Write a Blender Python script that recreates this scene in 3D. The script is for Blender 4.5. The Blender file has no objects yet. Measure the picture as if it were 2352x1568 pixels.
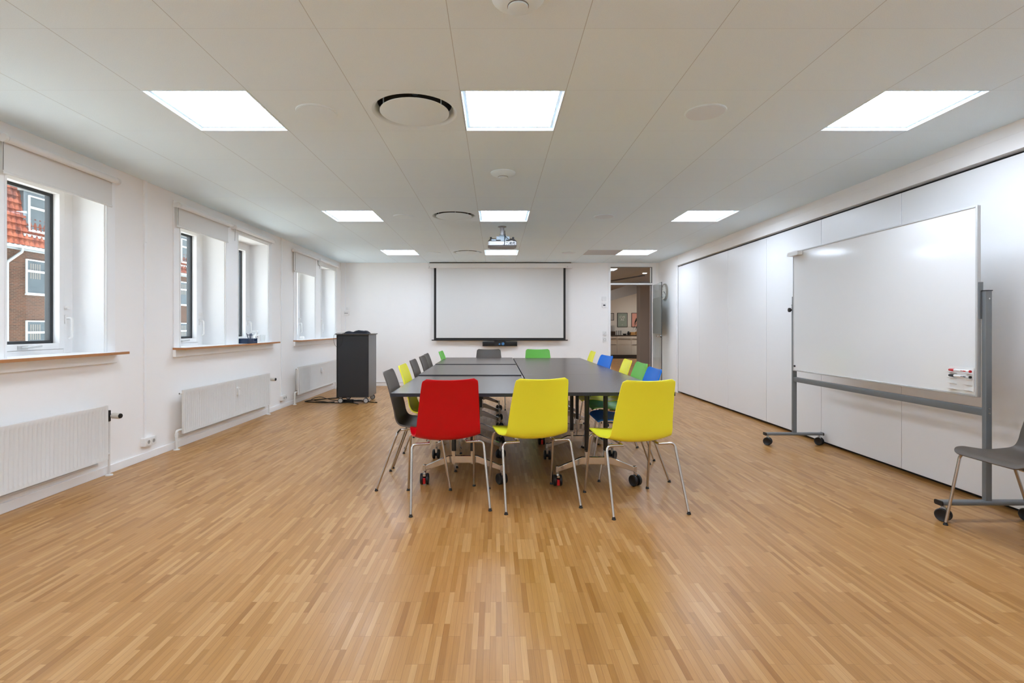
import bpy, math, random
from mathutils import Vector, Matrix
random.seed(7)
sc = bpy.context.scene
COL = sc.collection
PI = math.pi

# ------------------------------------------------------------ materials
def lin(c):
    c = c / 255.0
    return c / 12.92 if c <= 0.04045 else ((c + 0.055) / 1.055) ** 2.4
def rgb(r, g, b): return (lin(r), lin(g), lin(b), 1.0)
MATS = {}
def mat(name, col, rough=0.5, metal=0.0, spec=0.5, coat=0.0, noise=0.0, nscale=40.0, bump=0.0, emit=None, estr=0.0, trans=0.0):
    m = bpy.data.materials.new(name); m.use_nodes = True
    nt = m.node_tree; b = nt.nodes['Principled BSDF']
    b.inputs['Base Color'].default_value = col
    b.inputs['Roughness'].default_value = rough
    b.inputs['Metallic'].default_value = metal
    b.inputs['Specular IOR Level'].default_value = spec
    b.inputs['Coat Weight'].default_value = coat
    b.inputs['Transmission Weight'].default_value = trans
    if emit:
        b.inputs['Emission Color'].default_value = emit
        b.inputs['Emission Strength'].default_value = estr
    if noise or bump:
        tc = nt.nodes.new('ShaderNodeTexCoord')
        n = nt.nodes.new('ShaderNodeTexNoise'); n.inputs['Scale'].default_value = nscale; n.inputs['Detail'].default_value = 4
        nt.links.new(tc.outputs['Object'], n.inputs['Vector'])
        if noise:
            mx = nt.nodes.new('ShaderNodeMix'); mx.data_type = 'RGBA'
            mx.inputs[6].default_value = tuple(c * (1 - noise) for c in col[:3]) + (1,)
            mx.inputs[7].default_value = tuple(min(1, c * (1 + noise)) for c in col[:3]) + (1,)
            nt.links.new(n.outputs['Fac'], mx.inputs[0]); nt.links.new(mx.outputs[2], b.inputs['Base Color'])
        if bump:
            bp = nt.nodes.new('ShaderNodeBump'); bp.inputs['Strength'].default_value = bump; bp.inputs['Distance'].default_value = 0.002
            nt.links.new(n.outputs['Fac'], bp.inputs['Height']); nt.links.new(bp.outputs['Normal'], b.inputs['Normal'])
    MATS[name] = m
    return m

class NT:
    """small node helper"""
    def __init__(s, name):
        s.m = bpy.data.materials.new(name); s.m.use_nodes = True; s.t = s.m.node_tree
        s.b = s.t.nodes['Principled BSDF']; MATS[name] = s.m
    def val(s, v): return v
    def link(s, a, i):
        if isinstance(a, (int, float)): i.default_value = a
        else: s.t.links.new(a, i)
    def math(s, op, a, b=None):
        n = s.t.nodes.new('ShaderNodeMath'); n.operation = op
        s.link(a, n.inputs[0])
        if b is not None: s.link(b, n.inputs[1])
        return n.outputs[0]
    def comb(s, x, y, z=0.0):
        n = s.t.nodes.new('ShaderNodeCombineXYZ')
        s.link(x, n.inputs[0]); s.link(y, n.inputs[1]); s.link(z, n.inputs[2]); return n.outputs[0]
    def obj(s):
        tc = s.t.nodes.new('ShaderNodeTexCoord'); sp = s.t.nodes.new('ShaderNodeSeparateXYZ')
        s.t.links.new(tc.outputs['Object'], sp.inputs[0]); s.co = tc.outputs['Object']
        return sp.outputs[0], sp.outputs[1], sp.outputs[2]
    def white(s, v):
        n = s.t.nodes.new('ShaderNodeTexWhiteNoise'); n.noise_dimensions = '3D'; s.link(v, n.inputs['Vector']); return n.outputs['Value']
    def noise(s, v, scale, detail=3):
        n = s.t.nodes.new('ShaderNodeTexNoise'); s.link(v, n.inputs['Vector']); n.inputs['Scale'].default_value = scale; n.inputs['Detail'].default_value = detail
        return n.outputs['Fac']
    def ramp(s, f, stops):
        n = s.t.nodes.new('ShaderNodeValToRGB'); cr = n.color_ramp
        while len(cr.elements) < len(stops): cr.elements.new(0.5)
        for e, (p, c) in zip(cr.elements, stops): e.position = p; e.color = c
        s.link(f, n.inputs[0]); return n.outputs[0]
    def mix(s, f, a, b, mode='MIX'):
        n = s.t.nodes.new('ShaderNodeMix'); n.data_type = 'RGBA'; n.blend_type = mode
        s.link(f, n.inputs[0])
        for v, i in ((a, 6), (b, 7)):
            if isinstance(v, tuple): n.inputs[i].default_value = v
            else: s.t.links.new(v, n.inputs[i])
        return n.outputs[2]

mat('ceiling_white', rgb(229, 246, 255), 0.6, noise=0.005)
mat('wall_paint', rgb(247, 245, 243), 0.75, noise=0.01, nscale=8, bump=0.15)
mat('trim_paint', rgb(246, 246, 246), 0.45, noise=0.005)
mat('reveal_paint', rgb(236, 237, 238), 0.5, noise=0.004)
mat('radiator_paint', rgb(228, 227, 224), 0.4, noise=0.005)
mat('panel_laminate', rgb(236, 236, 236), 0.34, spec=0.35, noise=0.006, nscale=3)
mat('black_void', rgb(14, 14, 15), 0.6, noise=0.1)
mat('window_plastic', rgb(236, 236, 236), 0.35, noise=0.004)
mat('dark_gasket', rgb(52, 56, 60), 0.5, noise=0.1)
mat('blind_fabric', rgb(228, 227, 224), 0.85, noise=0.01, nscale=300)
mat('white_plastic', rgb(235, 234, 232), 0.35, noise=0.005)
mat('grey_plastic', rgb(170, 168, 164), 0.5, noise=0.03)
mat('dark_line', rgb(120, 118, 114), 0.6, noise=0.05)
mat('black_plastic', rgb(22, 22, 24), 0.4, noise=0.1)
mat('black_metal', rgb(20, 21, 24), 0.35, noise=0.1)
mat('chrome', rgb(205, 203, 200), 0.12, 1.0, noise=0.02)
mat('steel_leg', rgb(196, 190, 184), 0.2, 1.0, noise=0.03)
mat('grey_steel', rgb(122, 126, 129), 0.4, 0.35, noise=0.04, nscale=200)
mat('light_aluminium', rgb(196, 197, 197), 0.35, 0.3, noise=0.02)
mat('whiteboard_enamel', rgb(234, 235, 235), 0.10, noise=0.004, nscale=3)
mat('red_plastic', rgb(202, 0, 18), 0.28, spec=0.35, noise=0.05, nscale=6)
mat('yellow_plastic', rgb(252, 246, 62), 0.38, spec=0.35, noise=0.03, nscale=6)
mat('taupe_plastic', rgb(86, 77, 69), 0.42, noise=0.05, nscale=6)
mat('blue_plastic', rgb(8, 112, 214), 0.42, spec=0.25, noise=0.03, nscale=6)
mat('green_plastic', rgb(112, 196, 78), 0.42, spec=0.35, noise=0.03, nscale=6)
mat('red_brake', rgb(190, 20, 25), 0.4, noise=0.05)
mat('table_laminate', rgb(72, 55, 45), 0.26, noise=0.08, nscale=250)
mat('table_edge', rgb(32, 36, 46), 0.4, noise=0.08)
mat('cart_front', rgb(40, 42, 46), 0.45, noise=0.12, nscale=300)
mat('cart_side_sheen', rgb(96, 96, 97), 0.32, noise=0.06, nscale=300)  # black cart's side; reflected light painted in as lighter grey
mat('cable_rubber', rgb(18, 18, 20), 0.5, noise=0.1)
mat('navy_cloth', rgb(22, 26, 40), 0.8, noise=0.3, nscale=60)
mat('navy_plastic', rgb(32, 52, 84), 0.35, noise=0.08)
mat('screen_fabric', rgb(222, 221, 218), 0.85, noise=0.006, nscale=5)
mat('screen_black', rgb(34, 32, 31), 0.7, noise=0.05)
mat('oak_edge', rgb(176, 120, 72), 0.5, noise=0.12, nscale=30)
mat('vent_grey', rgb(190, 194, 197), 0.7, noise=0.05, nscale=400)
mat('speaker_cloth', rgb(224, 236, 246), 0.8, noise=0.02, nscale=400)
mat('duct_dark', rgb(70, 68, 66), 0.6, noise=0.1)
mat('lens_reflection', rgb(70, 120, 170), 0.08, noise=0.5, nscale=60)  # bluish reflection on the lens, put into its colour
mat('brass_paper', rgb(205, 200, 190), 0.6, noise=0.03)
mat('clock_face', rgb(232, 230, 226), 0.4, noise=0.01)
mat('clock_rim', rgb(176, 170, 160), 0.3, 0.8, noise=0.03)
mat('projector_top_shade', rgb(52, 45, 41), 0.6, noise=0.1)  # projector's top, its dark brown shading put into the colour
mat('projector_white', rgb(150, 148, 147), 0.5, noise=0.02)
mat('hall_ceiling', rgb(160, 153, 149), 0.8, noise=0.02)
mat('hall_beam', rgb(186, 190, 194), 0.7, noise=0.02)
mat('hall_pillar', rgb(142, 134, 130), 0.7, noise=0.02)
mat('hall_wall', rgb(228, 222, 212), 0.8, noise=0.01)
mat('cabinet_white', rgb(222, 212, 198), 0.4, noise=0.01)
mat('counter_dark', rgb(66, 50, 38), 0.4, noise=0.15, nscale=30)
mat('plinth_dark', rgb(88, 78, 72), 0.6, noise=0.05)
mat('mat_black', rgb(30, 27, 25), 0.9, noise=0.2, nscale=100)
mat('poster_green', rgb(150, 160, 146), 0.6, noise=0.03)
mat('poster_pink', rgb(226, 160, 142), 0.6, noise=0.03)
mat('poster_grey', rgb(190, 186, 178), 0.6, noise=0.03)
mat('poster_ink', rgb(232, 230, 222), 0.6, noise=0.01)
mat('leaf_dark', rgb(30, 42, 26), 0.5, noise=0.3, nscale=30)
mat('basket_wood', rgb(190, 140, 80), 0.6, noise=0.15, nscale=60)
mat('zinc', rgb(100, 108, 112), 0.45, 0.4, noise=0.12, nscale=8)
mat('zinc_light', rgb(158, 163, 165), 0.45, 0.3, noise=0.08, nscale=8)
mat('facade_window_paint', rgb(200, 204, 205), 0.5, noise=0.02)
mat('facade_glass', rgb(70, 80, 84), 0.1, spec=0.5, noise=0.35, nscale=2.5)
mat('facade_curtain', rgb(112, 109, 104), 0.8, noise=0.1, nscale=8)
mat('pale_ground', rgb(205, 205, 202), 0.9, noise=0.1, nscale=4)  # unseen ground kept pale to bounce daylight up to the ceiling

def light_mat(name, col, s):
    m = bpy.data.materials.new(name); m.use_nodes = True; nt = m.node_tree
    nt.nodes.remove(nt.nodes['Principled BSDF'])
    e = nt.nodes.new('ShaderNodeEmission'); e.inputs[0].default_value = col; e.inputs[1].default_value = s
    nt.links.new(e.outputs[0], nt.nodes['Material Output'].inputs[0]); MATS[name] = m
light_mat('panel_light', (0.85, 0.98, 1.17, 1), 19.0)
light_mat('panel_light_warm', (0.86, 0.978, 1.15, 1), 19.0)
light_mat('hall_light', (0.97, 0.97, 0.95, 1), 24.0)

def thin_glass(name, tint, refl, rough=0.0):
    m = bpy.data.materials.new(name); m.use_nodes = True; nt = m.node_tree
    nt.nodes.remove(nt.nodes['Principled BSDF'])
    tr = nt.nodes.new('ShaderNodeBsdfTransparent'); tr.inputs[0].default_value = tint
    gl = nt.nodes.new('ShaderNodeBsdfGlossy'); gl.inputs['Roughness'].default_value = rough
    fr = nt.nodes.new('ShaderNodeLayerWeight'); pw = nt.nodes.new('ShaderNodeMath'); pw.operation = 'POWER'; pw.inputs[1].default_value = 4.0
    nt.links.new(fr.outputs['Facing'], pw.inputs[0])
    mm = nt.nodes.new('ShaderNodeMath'); mm.operation = 'MULTIPLY_ADD'; mm.inputs[1].default_value = refl * 0.8; mm.inputs[2].default_value = 0.04 * refl
    mx = nt.nodes.new('ShaderNodeMixShader')
    nt.links.new(pw.outputs[0], mm.inputs[0]); nt.links.new(mm.outputs[0], mx.inputs[0])
    nt.links.new(tr.outputs[0], mx.inputs[1]); nt.links.new(gl.outputs[0], mx.inputs[2])
    nt.links.new(mx.outputs[0], nt.nodes['Material Output'].inputs[0]); MATS[name] = m
thin_glass('glass_clear', (0.96, 0.98, 0.97, 1), 0.7)
thin_glass('glass_door', (0.93, 0.955, 0.95, 1), 0.8)
thin_glass('clear_plastic', (0.975, 0.98, 0.98, 1), 0.7)
def frosted():
    n = NT('glass_film'); nt = n.t
    x, y, z = n.obj()
    n.b.inputs['Base Color'].default_value = rgb(120, 130, 128); n.b.inputs['Roughness'].default_value = 0.35
    f = n.noise(n.co, 60); n.b.inputs['Alpha'].default_value = 0.8
    n.link(n.mix(f, rgb(116, 126, 124), rgb(126, 136, 133)), n.b.inputs['Base Color'])
frosted()

# oak strip floor: narrow strips running along Y with random lengths offsets
def oak():
    n = NT('oak_strips'); x, y, z = n.obj()
    W, L = 0.0233, 0.252
    xr = n.math('DIVIDE', x, W); row = n.math('FLOOR', xr)
    off = n.math('DIVIDE', n.math('FLOOR', n.math('MULTIPLY', n.white(n.comb(row, 3.7, 1.0)), 3.0)), 3.0)
    yr = n.math('ADD', n.math('DIVIDE', y, L), off); colm = n.math('FLOOR', yr)
    r1 = n.white(n.comb(row, colm, 0.0)); r2 = n.white(n.comb(row, colm, 5.0))
    base = n.ramp(r1, [(0.0, rgb(159, 110, 53)), (0.12, rgb(169, 122, 64)), (0.3, rgb(178, 130, 73)), (0.75, rgb(184, 137, 81)), (1.0, rgb(197, 153, 99))])
    gv = n.comb(n.math('MULTIPLY', x, 190.0), n.math('MULTIPLY', y, 7.0), n.math('MULTIPLY', r2, 50.0))
    g = n.noise(gv, 1.0, 4)
    grain = n.ramp(g, [(0.3, (0.90, 0.88, 0.85, 1)), (0.7, (1.04, 1.04, 1.04, 1))])
    c = n.mix(1.0, base, grain, 'MULTIPLY')
    big = n.noise(n.co, 0.9, 3)
    c = n.mix(1.0, c, n.ramp(big, [(0.3, (0.97, 0.96, 0.95, 1)), (0.7, (1.03, 1.03, 1.02, 1))]), 'MULTIPLY')
    # joints
    fx = n.math('FRACT', xr); fy = n.math('FRACT', yr)
    ex = n.math('LESS_THAN', fx, 0.055); ey = n.math('LESS_THAN', fy, 0.006)
    e = n.math('MULTIPLY', n.math('MAXIMUM', ex, ey), 0.52)
    c = n.mix(e, c, rgb(120, 78, 42))
    n.t.links.new(c, n.b.inputs['Base Color'])
    rn = n.math('ADD', n.math('MULTIPLY', n.noise(n.co, 2.2, 5), 0.12), 0.25)
    rn = n.math('ADD', rn, n.math('MULTIPLY', r2, 0.05))
    n.link(rn, n.b.inputs['Roughness'])
    n.b.inputs['Specular IOR Level'].default_value = 0.36
    bp = n.t.nodes.new('ShaderNodeBump'); bp.inputs['Strength'].default_value = 0.12; bp.inputs['Distance'].default_value = 0.001
    n.link(n.math('ADD', g, r1), bp.inputs['Height']); n.t.links.new(bp.outputs[0], n.b.inputs['Normal'])
oak()

GX0, GY0, TS = -0.204, 2.91, 0.6
def ceil_mat():
    n = NT('ceiling_tiles'); x, y, z = n.obj()
    def edge(v, o, w):
        f = n.math('FRACT', n.math('DIVIDE', n.math('ADD', v, -o + 60.0 + w / 2), TS))
        return n.math('LESS_THAN', f, w / TS)
    ex = edge(x, GX0, 0.0035); ey = n.math('MULTIPLY', edge(y, GY0, 0.003), 0.35)
    e = n.math('MULTIPLY', n.math('MAXIMUM', ex, ey), 0.42)
    tx = n.math('FLOOR', n.math('DIVIDE', n.math('ADD', x, -GX0), TS)); ty = n.math('FLOOR', n.math('DIVIDE', n.math('ADD', y, -GY0), TS))
    r = n.white(n.comb(tx, ty, 2.0))
    c = n.mix(r, rgb(228, 245, 255), rgb(230, 247, 255))
    sp = n.noise(n.co, 260, 2)
    c = n.mix(1.0, c, n.ramp(sp, [(0.35, (0.97, 0.97, 0.97, 1)), (0.65, (1.02, 1.02, 1.02, 1))]), 'MULTIPLY')
    c = n.mix(e, c, rgb(110, 108, 104))
    n.t.links.new(c, n.b.inputs['Base Color']); n.b.inputs['Roughness'].default_value = 0.9
ceil_mat()

def brick():
    n = NT('facade_brick'); x, y, z = n.obj()
    bt = n.t.nodes.new('ShaderNodeTexBrick')
    n.t.links.new(n.comb(y, z, 0.0), bt.inputs['Vector'])
    bt.inputs['Scale'].default_value = 1.0; bt.inputs['Brick Width'].default_value = 0.24; bt.inputs['Row Height'].default_value = 0.075
    bt.inputs['Mortar Size'].default_value = 0.010
    bt.inputs['Color1'].default_value = rgb(88, 56, 41); bt.inputs['Color2'].default_value = rgb(66, 47, 38); bt.inputs['Mortar'].default_value = rgb(98, 84, 70)
    c = n.mix(1.0, bt.outputs['Color'], n.ramp(n.noise(n.co, 0.6, 5), [(0.3, (0.85, 0.78, 0.74, 1)), (0.7, (1.1, 1.08, 1.05, 1))]), 'MULTIPLY')
    n.t.links.new(c, n.b.inputs['Base Color']); n.b.inputs['Roughness'].default_value = 0.9
brick()
def rooftile():
    n = NT('clay_tiles'); x, y, z = n.obj()
    row = n.math('FLOOR', n.math('DIVIDE', z, 0.32)); colm = n.math('FLOOR', n.math('DIVIDE', y, 0.26))
    r = n.white(n.comb(row, colm, 1.0))
    c = n.ramp(r, [(0.0, rgb(78, 34, 22)), (0.5, rgb(108, 50, 32)), (1.0, rgb(128, 68, 44))])
    n.t.links.new(c, n.b.inputs['Base Color']); n.b.inputs['Roughness'].default_value = 0.8
rooftile()

# ------------------------------------------------------------ mesh builder
class MB:
    def __init__(s): s.v = []; s.f = []; s.mi = []; s.m = 0; s.M = None
    def add(s, vs, fs):
        o = len(s.v)
        if s.M is not None: vs = [tuple(s.M @ Vector(v)) for v in vs]
        s.v += [tuple(v) for v in vs]
        for f in fs: s.f.append(tuple(i + o for i in f)); s.mi.append(s.m)
        return s
    def mt(s, i): s.m = i; return s
    def box(s, x0, x1, y0, y1, z0, z1):
        if x0 > x1: x0, x1 = x1, x0
        if y0 > y1: y0, y1 = y1, y0
        if z0 > z1: z0, z1 = z1, z0
        return s.add([(x0, y0, z0), (x1, y0, z0), (x1, y1, z0), (x0, y1, z0), (x0, y0, z1), (x1, y0, z1), (x1, y1, z1), (x0, y1, z1)],
                     [(0, 3, 2, 1), (4, 5, 6, 7), (0, 1, 5, 4), (1, 2, 6, 5), (2, 3, 7, 6), (3, 0, 4, 7)])
    def rbox(s, x0, x1, y0, y1, z0, z1, r, axis='z', seg=4):
        """box with rounded corners around the given axis"""
        if axis == 'z': a0, a1, b0, b1, c0, c1 = x0, x1, y0, y1, z0, z1; P = lambda a, b, c: (a, b, c)
        elif axis == 'y': a0, a1, b0, b1, c0, c1 = z0, z1, x0, x1, y0, y1; P = lambda a, b, c: (b, c, a)
        else: a0, a1, b0, b1, c0, c1 = y0, y1, z0, z1, x0, x1; P = lambda a, b, c: (c, a, b)
        pts = []
        for (ca, cb, st) in ((a1 - r, b1 - r, 0), (a0 + r, b1 - r, 1), (a0 + r, b0 + r, 2), (a1 - r, b0 + r, 3)):
            for k in range(seg + 1):
                t = (st + k / seg) * PI / 2; pts.append((ca + r * math.cos(t), cb + r * math.sin(t)))
        n = len(pts)
        vs = [P(a, b, c0) for a, b in pts] + [P(a, b, c1) for a, b in pts]
        fs = [tuple(reversed(range(n))), tuple(range(n, 2 * n))] + [(i, (i + 1) % n, n + (i + 1) % n, n + i) for i in range(n)]
        return s.add(vs, fs)
    def prism(s, poly, axis, c0, c1):
        """poly: list of 2d points (ccw); axis x: (y,z), y: (x,z), z: (x,y)"""
        P = {'x': lambda a, b, c: (c, a, b), 'y': lambda a, b, c: (a, c, b), 'z': lambda a, b, c: (a, b, c)}[axis]
        n = len(poly)
        vs = [P(a, b, c0) for a, b in poly] + [P(a, b, c1) for a, b in poly]
        return s.add(vs, [tuple(reversed(range(n))), tuple(range(n, 2 * n))] + [(i, (i + 1) % n, n + (i + 1) % n, n + i) for i in range(n)])
    def tube(s, pts, r, seg=10, cap=True):
        pts = [Vector(p) for p in pts]; n = len(pts); rings = []
        rr = r if isinstance(r, (list, tuple)) else [r] * n
        up = None
        for i, p in enumerate(pts):
            d = (pts[min(i + 1, n - 1)] - pts[max(i - 1, 0)]).normalized()
            if up is None:
                up = Vector((0, 0, 1)) if abs(d.z) < 0.9 else Vector((1, 0, 0))
            a = d.cross(up).normalized(); b = a.cross(d).normalized(); up = b
            rings.append([p + (a * math.cos(2 * PI * k / seg) + b * math.sin(2 * PI * k / seg)) * rr[i] for k in range(seg)])
        vs = [v for ring in rings for v in ring]; fs = []
        for i in range(n - 1):
            for k in range(seg):
                k2 = (k + 1) % seg
                fs.append((i * seg + k2, i * seg + k, (i + 1) * seg + k, (i + 1) * seg + k2))
        if cap: fs.append(tuple(range(seg))); fs.append(tuple(reversed(range((n - 1) * seg, n * seg))))
        return s.add(vs, fs)
    def lathe(s, prof, org, axis=(0, 0, 1), seg=24, cap=True):
        """prof: list of (radius, distance along axis)"""
        ax = Vector(axis).normalized(); up = Vector((0, 0, 1)) if abs(ax.z) < 0.9 else Vector((1, 0, 0))
        a = ax.cross(up).normalized(); b = ax.cross(a).normalized(); o = Vector(org)
        vs = []; fs = []; n = len(prof)
        for (r, h) in prof:
            for k in range(seg):
                t = 2 * PI * k / seg; vs.append(o + ax * h + (a * math.cos(t) + b * math.sin(t)) * r)
        for i in range(n - 1):
            for k in range(seg):
                k2 = (k + 1) % seg
                fs.append((i * seg + k, i * seg + k2, (i + 1) * seg + k2, (i + 1) * seg + k))
        if cap: fs.append(tuple(reversed(range(seg)))); fs.append(tuple(range((n - 1) * seg, n * seg)))
        return s.add(vs, fs)
    def build(s, name, mats, parent=None, local=False, smooth=True, bevel=0, ang=35, **props):
        me = bpy.data.meshes.new(name)
        off = Vector((0, 0, 0))
        vs = s.v
        if not local:
            if parent is not None:
                p = parent
                while p is not None: off += p.location; p = p.parent
            elif vs and props.get('kind') != 'structure':
                xs = [v[0] for v in vs]; ys = [v[1] for v in vs]; zs = [v[2] for v in vs]
                off = Vector(((min(xs) + max(xs)) / 2, (min(ys) + max(ys)) / 2, min(zs)))
        me.from_pydata([(v[0] - off.x, v[1] - off.y, v[2] - off.z) for v in vs], [], s.f)
        if not isinstance(mats, (list, tuple)): mats = [mats]
        for m in mats: me.materials.append(MATS[m])
        for p, i in zip(me.polygons, s.mi): p.material_index = i
        if smooth:
            for p in me.polygons: p.use_smooth = True
            me.set_sharp_from_angle(angle=math.radians(ang))
        me.update()
        o = bpy.data.objects.new(name, me); COL.objects.link(o)
        if parent is not None: o.parent = parent
        elif not local: o.location = off
        if bevel:
            b = o.modifiers.new('bevel', 'BEVEL'); b.width = bevel; b.segments = 2; b.limit_method = 'ANGLE'; b.angle_limit = math.radians(40)
            b.harden_normals = False
        for k, v in props.items():
            if v is not None: o[k] = v
        return o

def thing(name, label, cat, loc=(0, 0, 0), rz=0.0, group=None):
    o = bpy.data.objects.new(name, None); COL.objects.link(o)
    o.location = loc; o.rotation_euler = (0, 0, rz); o['label'] = label; o['category'] = cat
    o.empty_display_size = 0.1
    if group: o['group'] = group
    return o
def struct(name, label, loc=(0, 0, 0)):
    o = bpy.data.objects.new(name, None); COL.objects.link(o); o.location = loc
    o['kind'] = 'structure'; o['label'] = label; return o
def dup(root, loc, rz=0.0, label=None, group=None, swap=None):
    r = root.copy(); COL.objects.link(r); r.location = loc; r.rotation_euler = (0, 0, rz)
    if label: r['label'] = label
    if group: r['group'] = group
    for ch in list(root.children):
        c = ch.copy(); COL.objects.link(c); c.parent = r
        if swap and c.name.split('.')[0] in swap: c.data = swap[c.name.split('.')[0]]
        for g in list(ch.children):
            d = g.copy(); COL.objects.link(d); d.parent = c
    return r
def fillet(pts, rad, seg=6):
    P = [Vector(p) for p in pts]; out = [P[0]]
    for i in range(1, len(P) - 1):
        a, b, c = P[i - 1], P[i], P[i + 1]
        u = (a - b); v = (c - b); lu, lv = u.length, v.length; u.normalize(); v.normalize()
        ang = u.angle(v); 
        if ang > PI - 0.02: out.append(b); continue
        t = min(rad / math.tan(ang / 2), lu * 0.49, lv * 0.49)
        p0 = b + u * t; p1 = b + v * t
        for k in range(seg + 1):
            s = k / seg; out.append(p0 * (1 - s) ** 2 + b * 2 * s * (1 - s) + p1 * s ** 2)
    out.append(P[-1]); return out
def spline(pts, n=10):
    P = [Vector(p) for p in pts]; P = [P[0]] + P + [P[-1]]; out = []
    for i in range(1, len(P) - 2):
        for k in range(n):
            t = k / n
            out.append(0.5 * ((2 * P[i]) + (P[i + 1] - P[i - 1]) * t + (2 * P[i - 1] - 5 * P[i] + 4 * P[i + 1] - P[i + 2]) * t * t + (3 * P[i] - P[i - 1] - 3 * P[i + 1] + P[i + 2]) * t ** 3))
    out.append(P[-2]); return out
def text_add(mb, txt, size, org, xd, yd, depth=0.0005):
    cu = bpy.data.curves.new('t', 'FONT'); cu.body = txt; cu.size = size; cu.align_x = 'CENTER'; cu.align_y = 'CENTER'
    o = bpy.data.objects.new('t', cu); COL.objects.link(o)
    bpy.context.view_layer.update()
    me = bpy.data.meshes.new_from_object(o.evaluated_get(bpy.context.evaluated_depsgraph_get()))
    xd = Vector(xd); yd = Vector(yd); nd = xd.cross(yd); org = Vector(org) + nd * depth
    mb.add([org + xd * v.co.x + yd * v.co.y for v in me.vertices], [tuple(p.vertices) for p in me.polygons])
    bpy.data.objects.remove(o); bpy.data.curves.remove(cu); bpy.data.meshes.remove(me)

# ------------------------------------------------------------ dimensions
XL, XR, YB, YF, H = -3.204, 3.365, 10.67, -1.29, 2.542
XO = -3.62   # outer face of window wall
WIN = [(-0.775, 0.085, 0), (0.365 - 0.15, 1.075, 0), (2.195, 3.055, 1), (3.365, 4.225, 1), (5.224, 6.092, 2), (6.396, 7.256, 2), (8.27, 9.13, 3), (9.41, 10.27, 3)]
WZ0, WZ1 = 1.0, 2.368

# ------------------------------------------------------------ room shell
MB().box(XL, 9.0, YF, 23.0, -0.12, 0.0).build('floor', 'oak_strips', kind='structure', label='oak strip parquet floor with narrow strips')

light_tiles = []
diff_tiles = []
LX = (GX0 - 3 * TS, GX0, GX0 + 4 * TS)
LY = (-0.09, 2.91, 5.91, 8.91)
for ly in LY:
    for lx in LX: light_tiles.append((lx, ly))
    diff_tiles.append((GX0 - TS, ly))
vent_tile = (GX0 + 3 * TS, 8.91)
def ceiling():
    mb = MB()
    holes = {(round((a - GX0) / TS), round((b - GY0) / TS)) for a, b in light_tiles + diff_tiles + [vent_tile]}
    for i in range(-5, 7):
        for j in range(-7, 14):
            if (i, j) in holes: continue
            x0 = GX0 + i * TS; x1 = min(x0 + TS, XR + 0.2); y0 = GY0 + j * TS; y1 = min(y0 + TS, YB)
            if x0 < XL: x0 = XL
            if x1 - x0 < 0.01 or y1 - y0 < 0.01: continue
            mb.box(x0, x1, y0, y1, H, H + 0.025)
    mb.build('ceiling', 'ceiling_tiles', smooth=False, kind='structure', label='white suspended ceiling of square tiles')
    MB().box(XO, XR + 0.25, YF, YB, H + 0.2, H + 0.3).build('ceiling_slab', 'wall_paint', kind='structure', label='plain slab above the ceiling tiles')
ceiling()

def wall_left():
    mb = MB(); ys = YF
    mb.box(XO, XL, YF - 0.1, YB + 0.1, -0.12, WZ0)
    mb.box(XO, XL, YF - 0.1, YB + 0.1, WZ1, H + 0.3)
    for (a, b, k) in WIN:
        mb.box(XO, XL, ys if ys > YF else YF - 0.1, a, WZ0, WZ1); ys = b
    mb.box(XO, XL, ys, YB + 0.1, WZ0, WZ1)
    mb.build('wall_left', 'wall_paint', smooth=False, kind='structure', label='white painted window wall on the left')
wall_left()
DX0, DX1 = 2.350, 3.262   # door opening in the back wall (outer frame)
DZ1 = 2.515
mb = MB(); mb.box(XL, DX0, YB, YB + 0.15, -0.12, H + 0.3); mb.box(DX0, DX1, YB, YB + 0.15, DZ1, H + 0.3); mb.box(DX1, XR + 0.25, YB, YB + 0.15, -0.12, H + 0.3)
mb.build('wall_back', 'wall_paint', smooth=False, kind='structure', label='white end wall behind the projection screen')
MB().box(XO, XR + 0.25, YF - 0.1, YF, -0.12, H + 0.3).build('wall_front', 'wall_paint', kind='structure', label='white wall behind the camera')

# right wall: solid part near the door, fascia, sliding panels
PY1 = 9.59
wr = struct('wall_right', 'white sliding partition wall with a black top track', (XR, 4.7, 0))
mb = MB(); mb.box(XR, XR + 0.2, PY1, YB, 0, H); mb.box(XR, XR + 0.2, YF, PY1, 2.355, 2.46); mb.box(XR + 0.006, XR + 0.2, YF, PY1, 2.463, H)
mb.build('fascia', 'wall_paint', wr, smooth=False)
MB().box(XR + 0.07, XR + 0.2, YF, PY1, 0.0, 2.355).build('track_recess', 'black_void', wr, smooth=False)
MB().box(XR + 0.001, XR + 0.012, PY1 - 0.02, PY1 + 0.03, 0, 2.355).box(XR - 0.008, XR + 0.004, PY1 + 0.005, PY1 + 0.03, 0, 2.355).build('jamb', 'trim_paint', wr)
y = PY1 - 0.025; edges = [8.58, 7.516, 6.447, 5.357, 4.30, 3.23, 2.17, 1.10, 0.03, -1.29]
for e in edges:
    MB().box(XR + 0.012, XR + 0.06, e + 0.0025, y - 0.0025, 0.032, 2.325).build('wall_panel', 'panel_laminate', wr, bevel=0.0015); y = e

# baseboards
mb = MB(); mb.box(XL, XL + 0.016, YF, YB, 0, 0.068); mb.build('baseboard_left', 'trim_paint', kind='structure', bevel=0.003, label='white baseboard along the window wall')
mb = MB(); mb.box(XL + 0.016, DX0 - 0.02, YB - 0.014, YB, 0, 0.068); mb.box(XL + 0.016, DX0 - 0.02, YB - 0.022, YB, 0.072, 0.092)
mb.build('baseboard_back', 'trim_paint', kind='structure', bevel=0.003, label='white baseboard and cable duct along the end wall')

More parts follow.
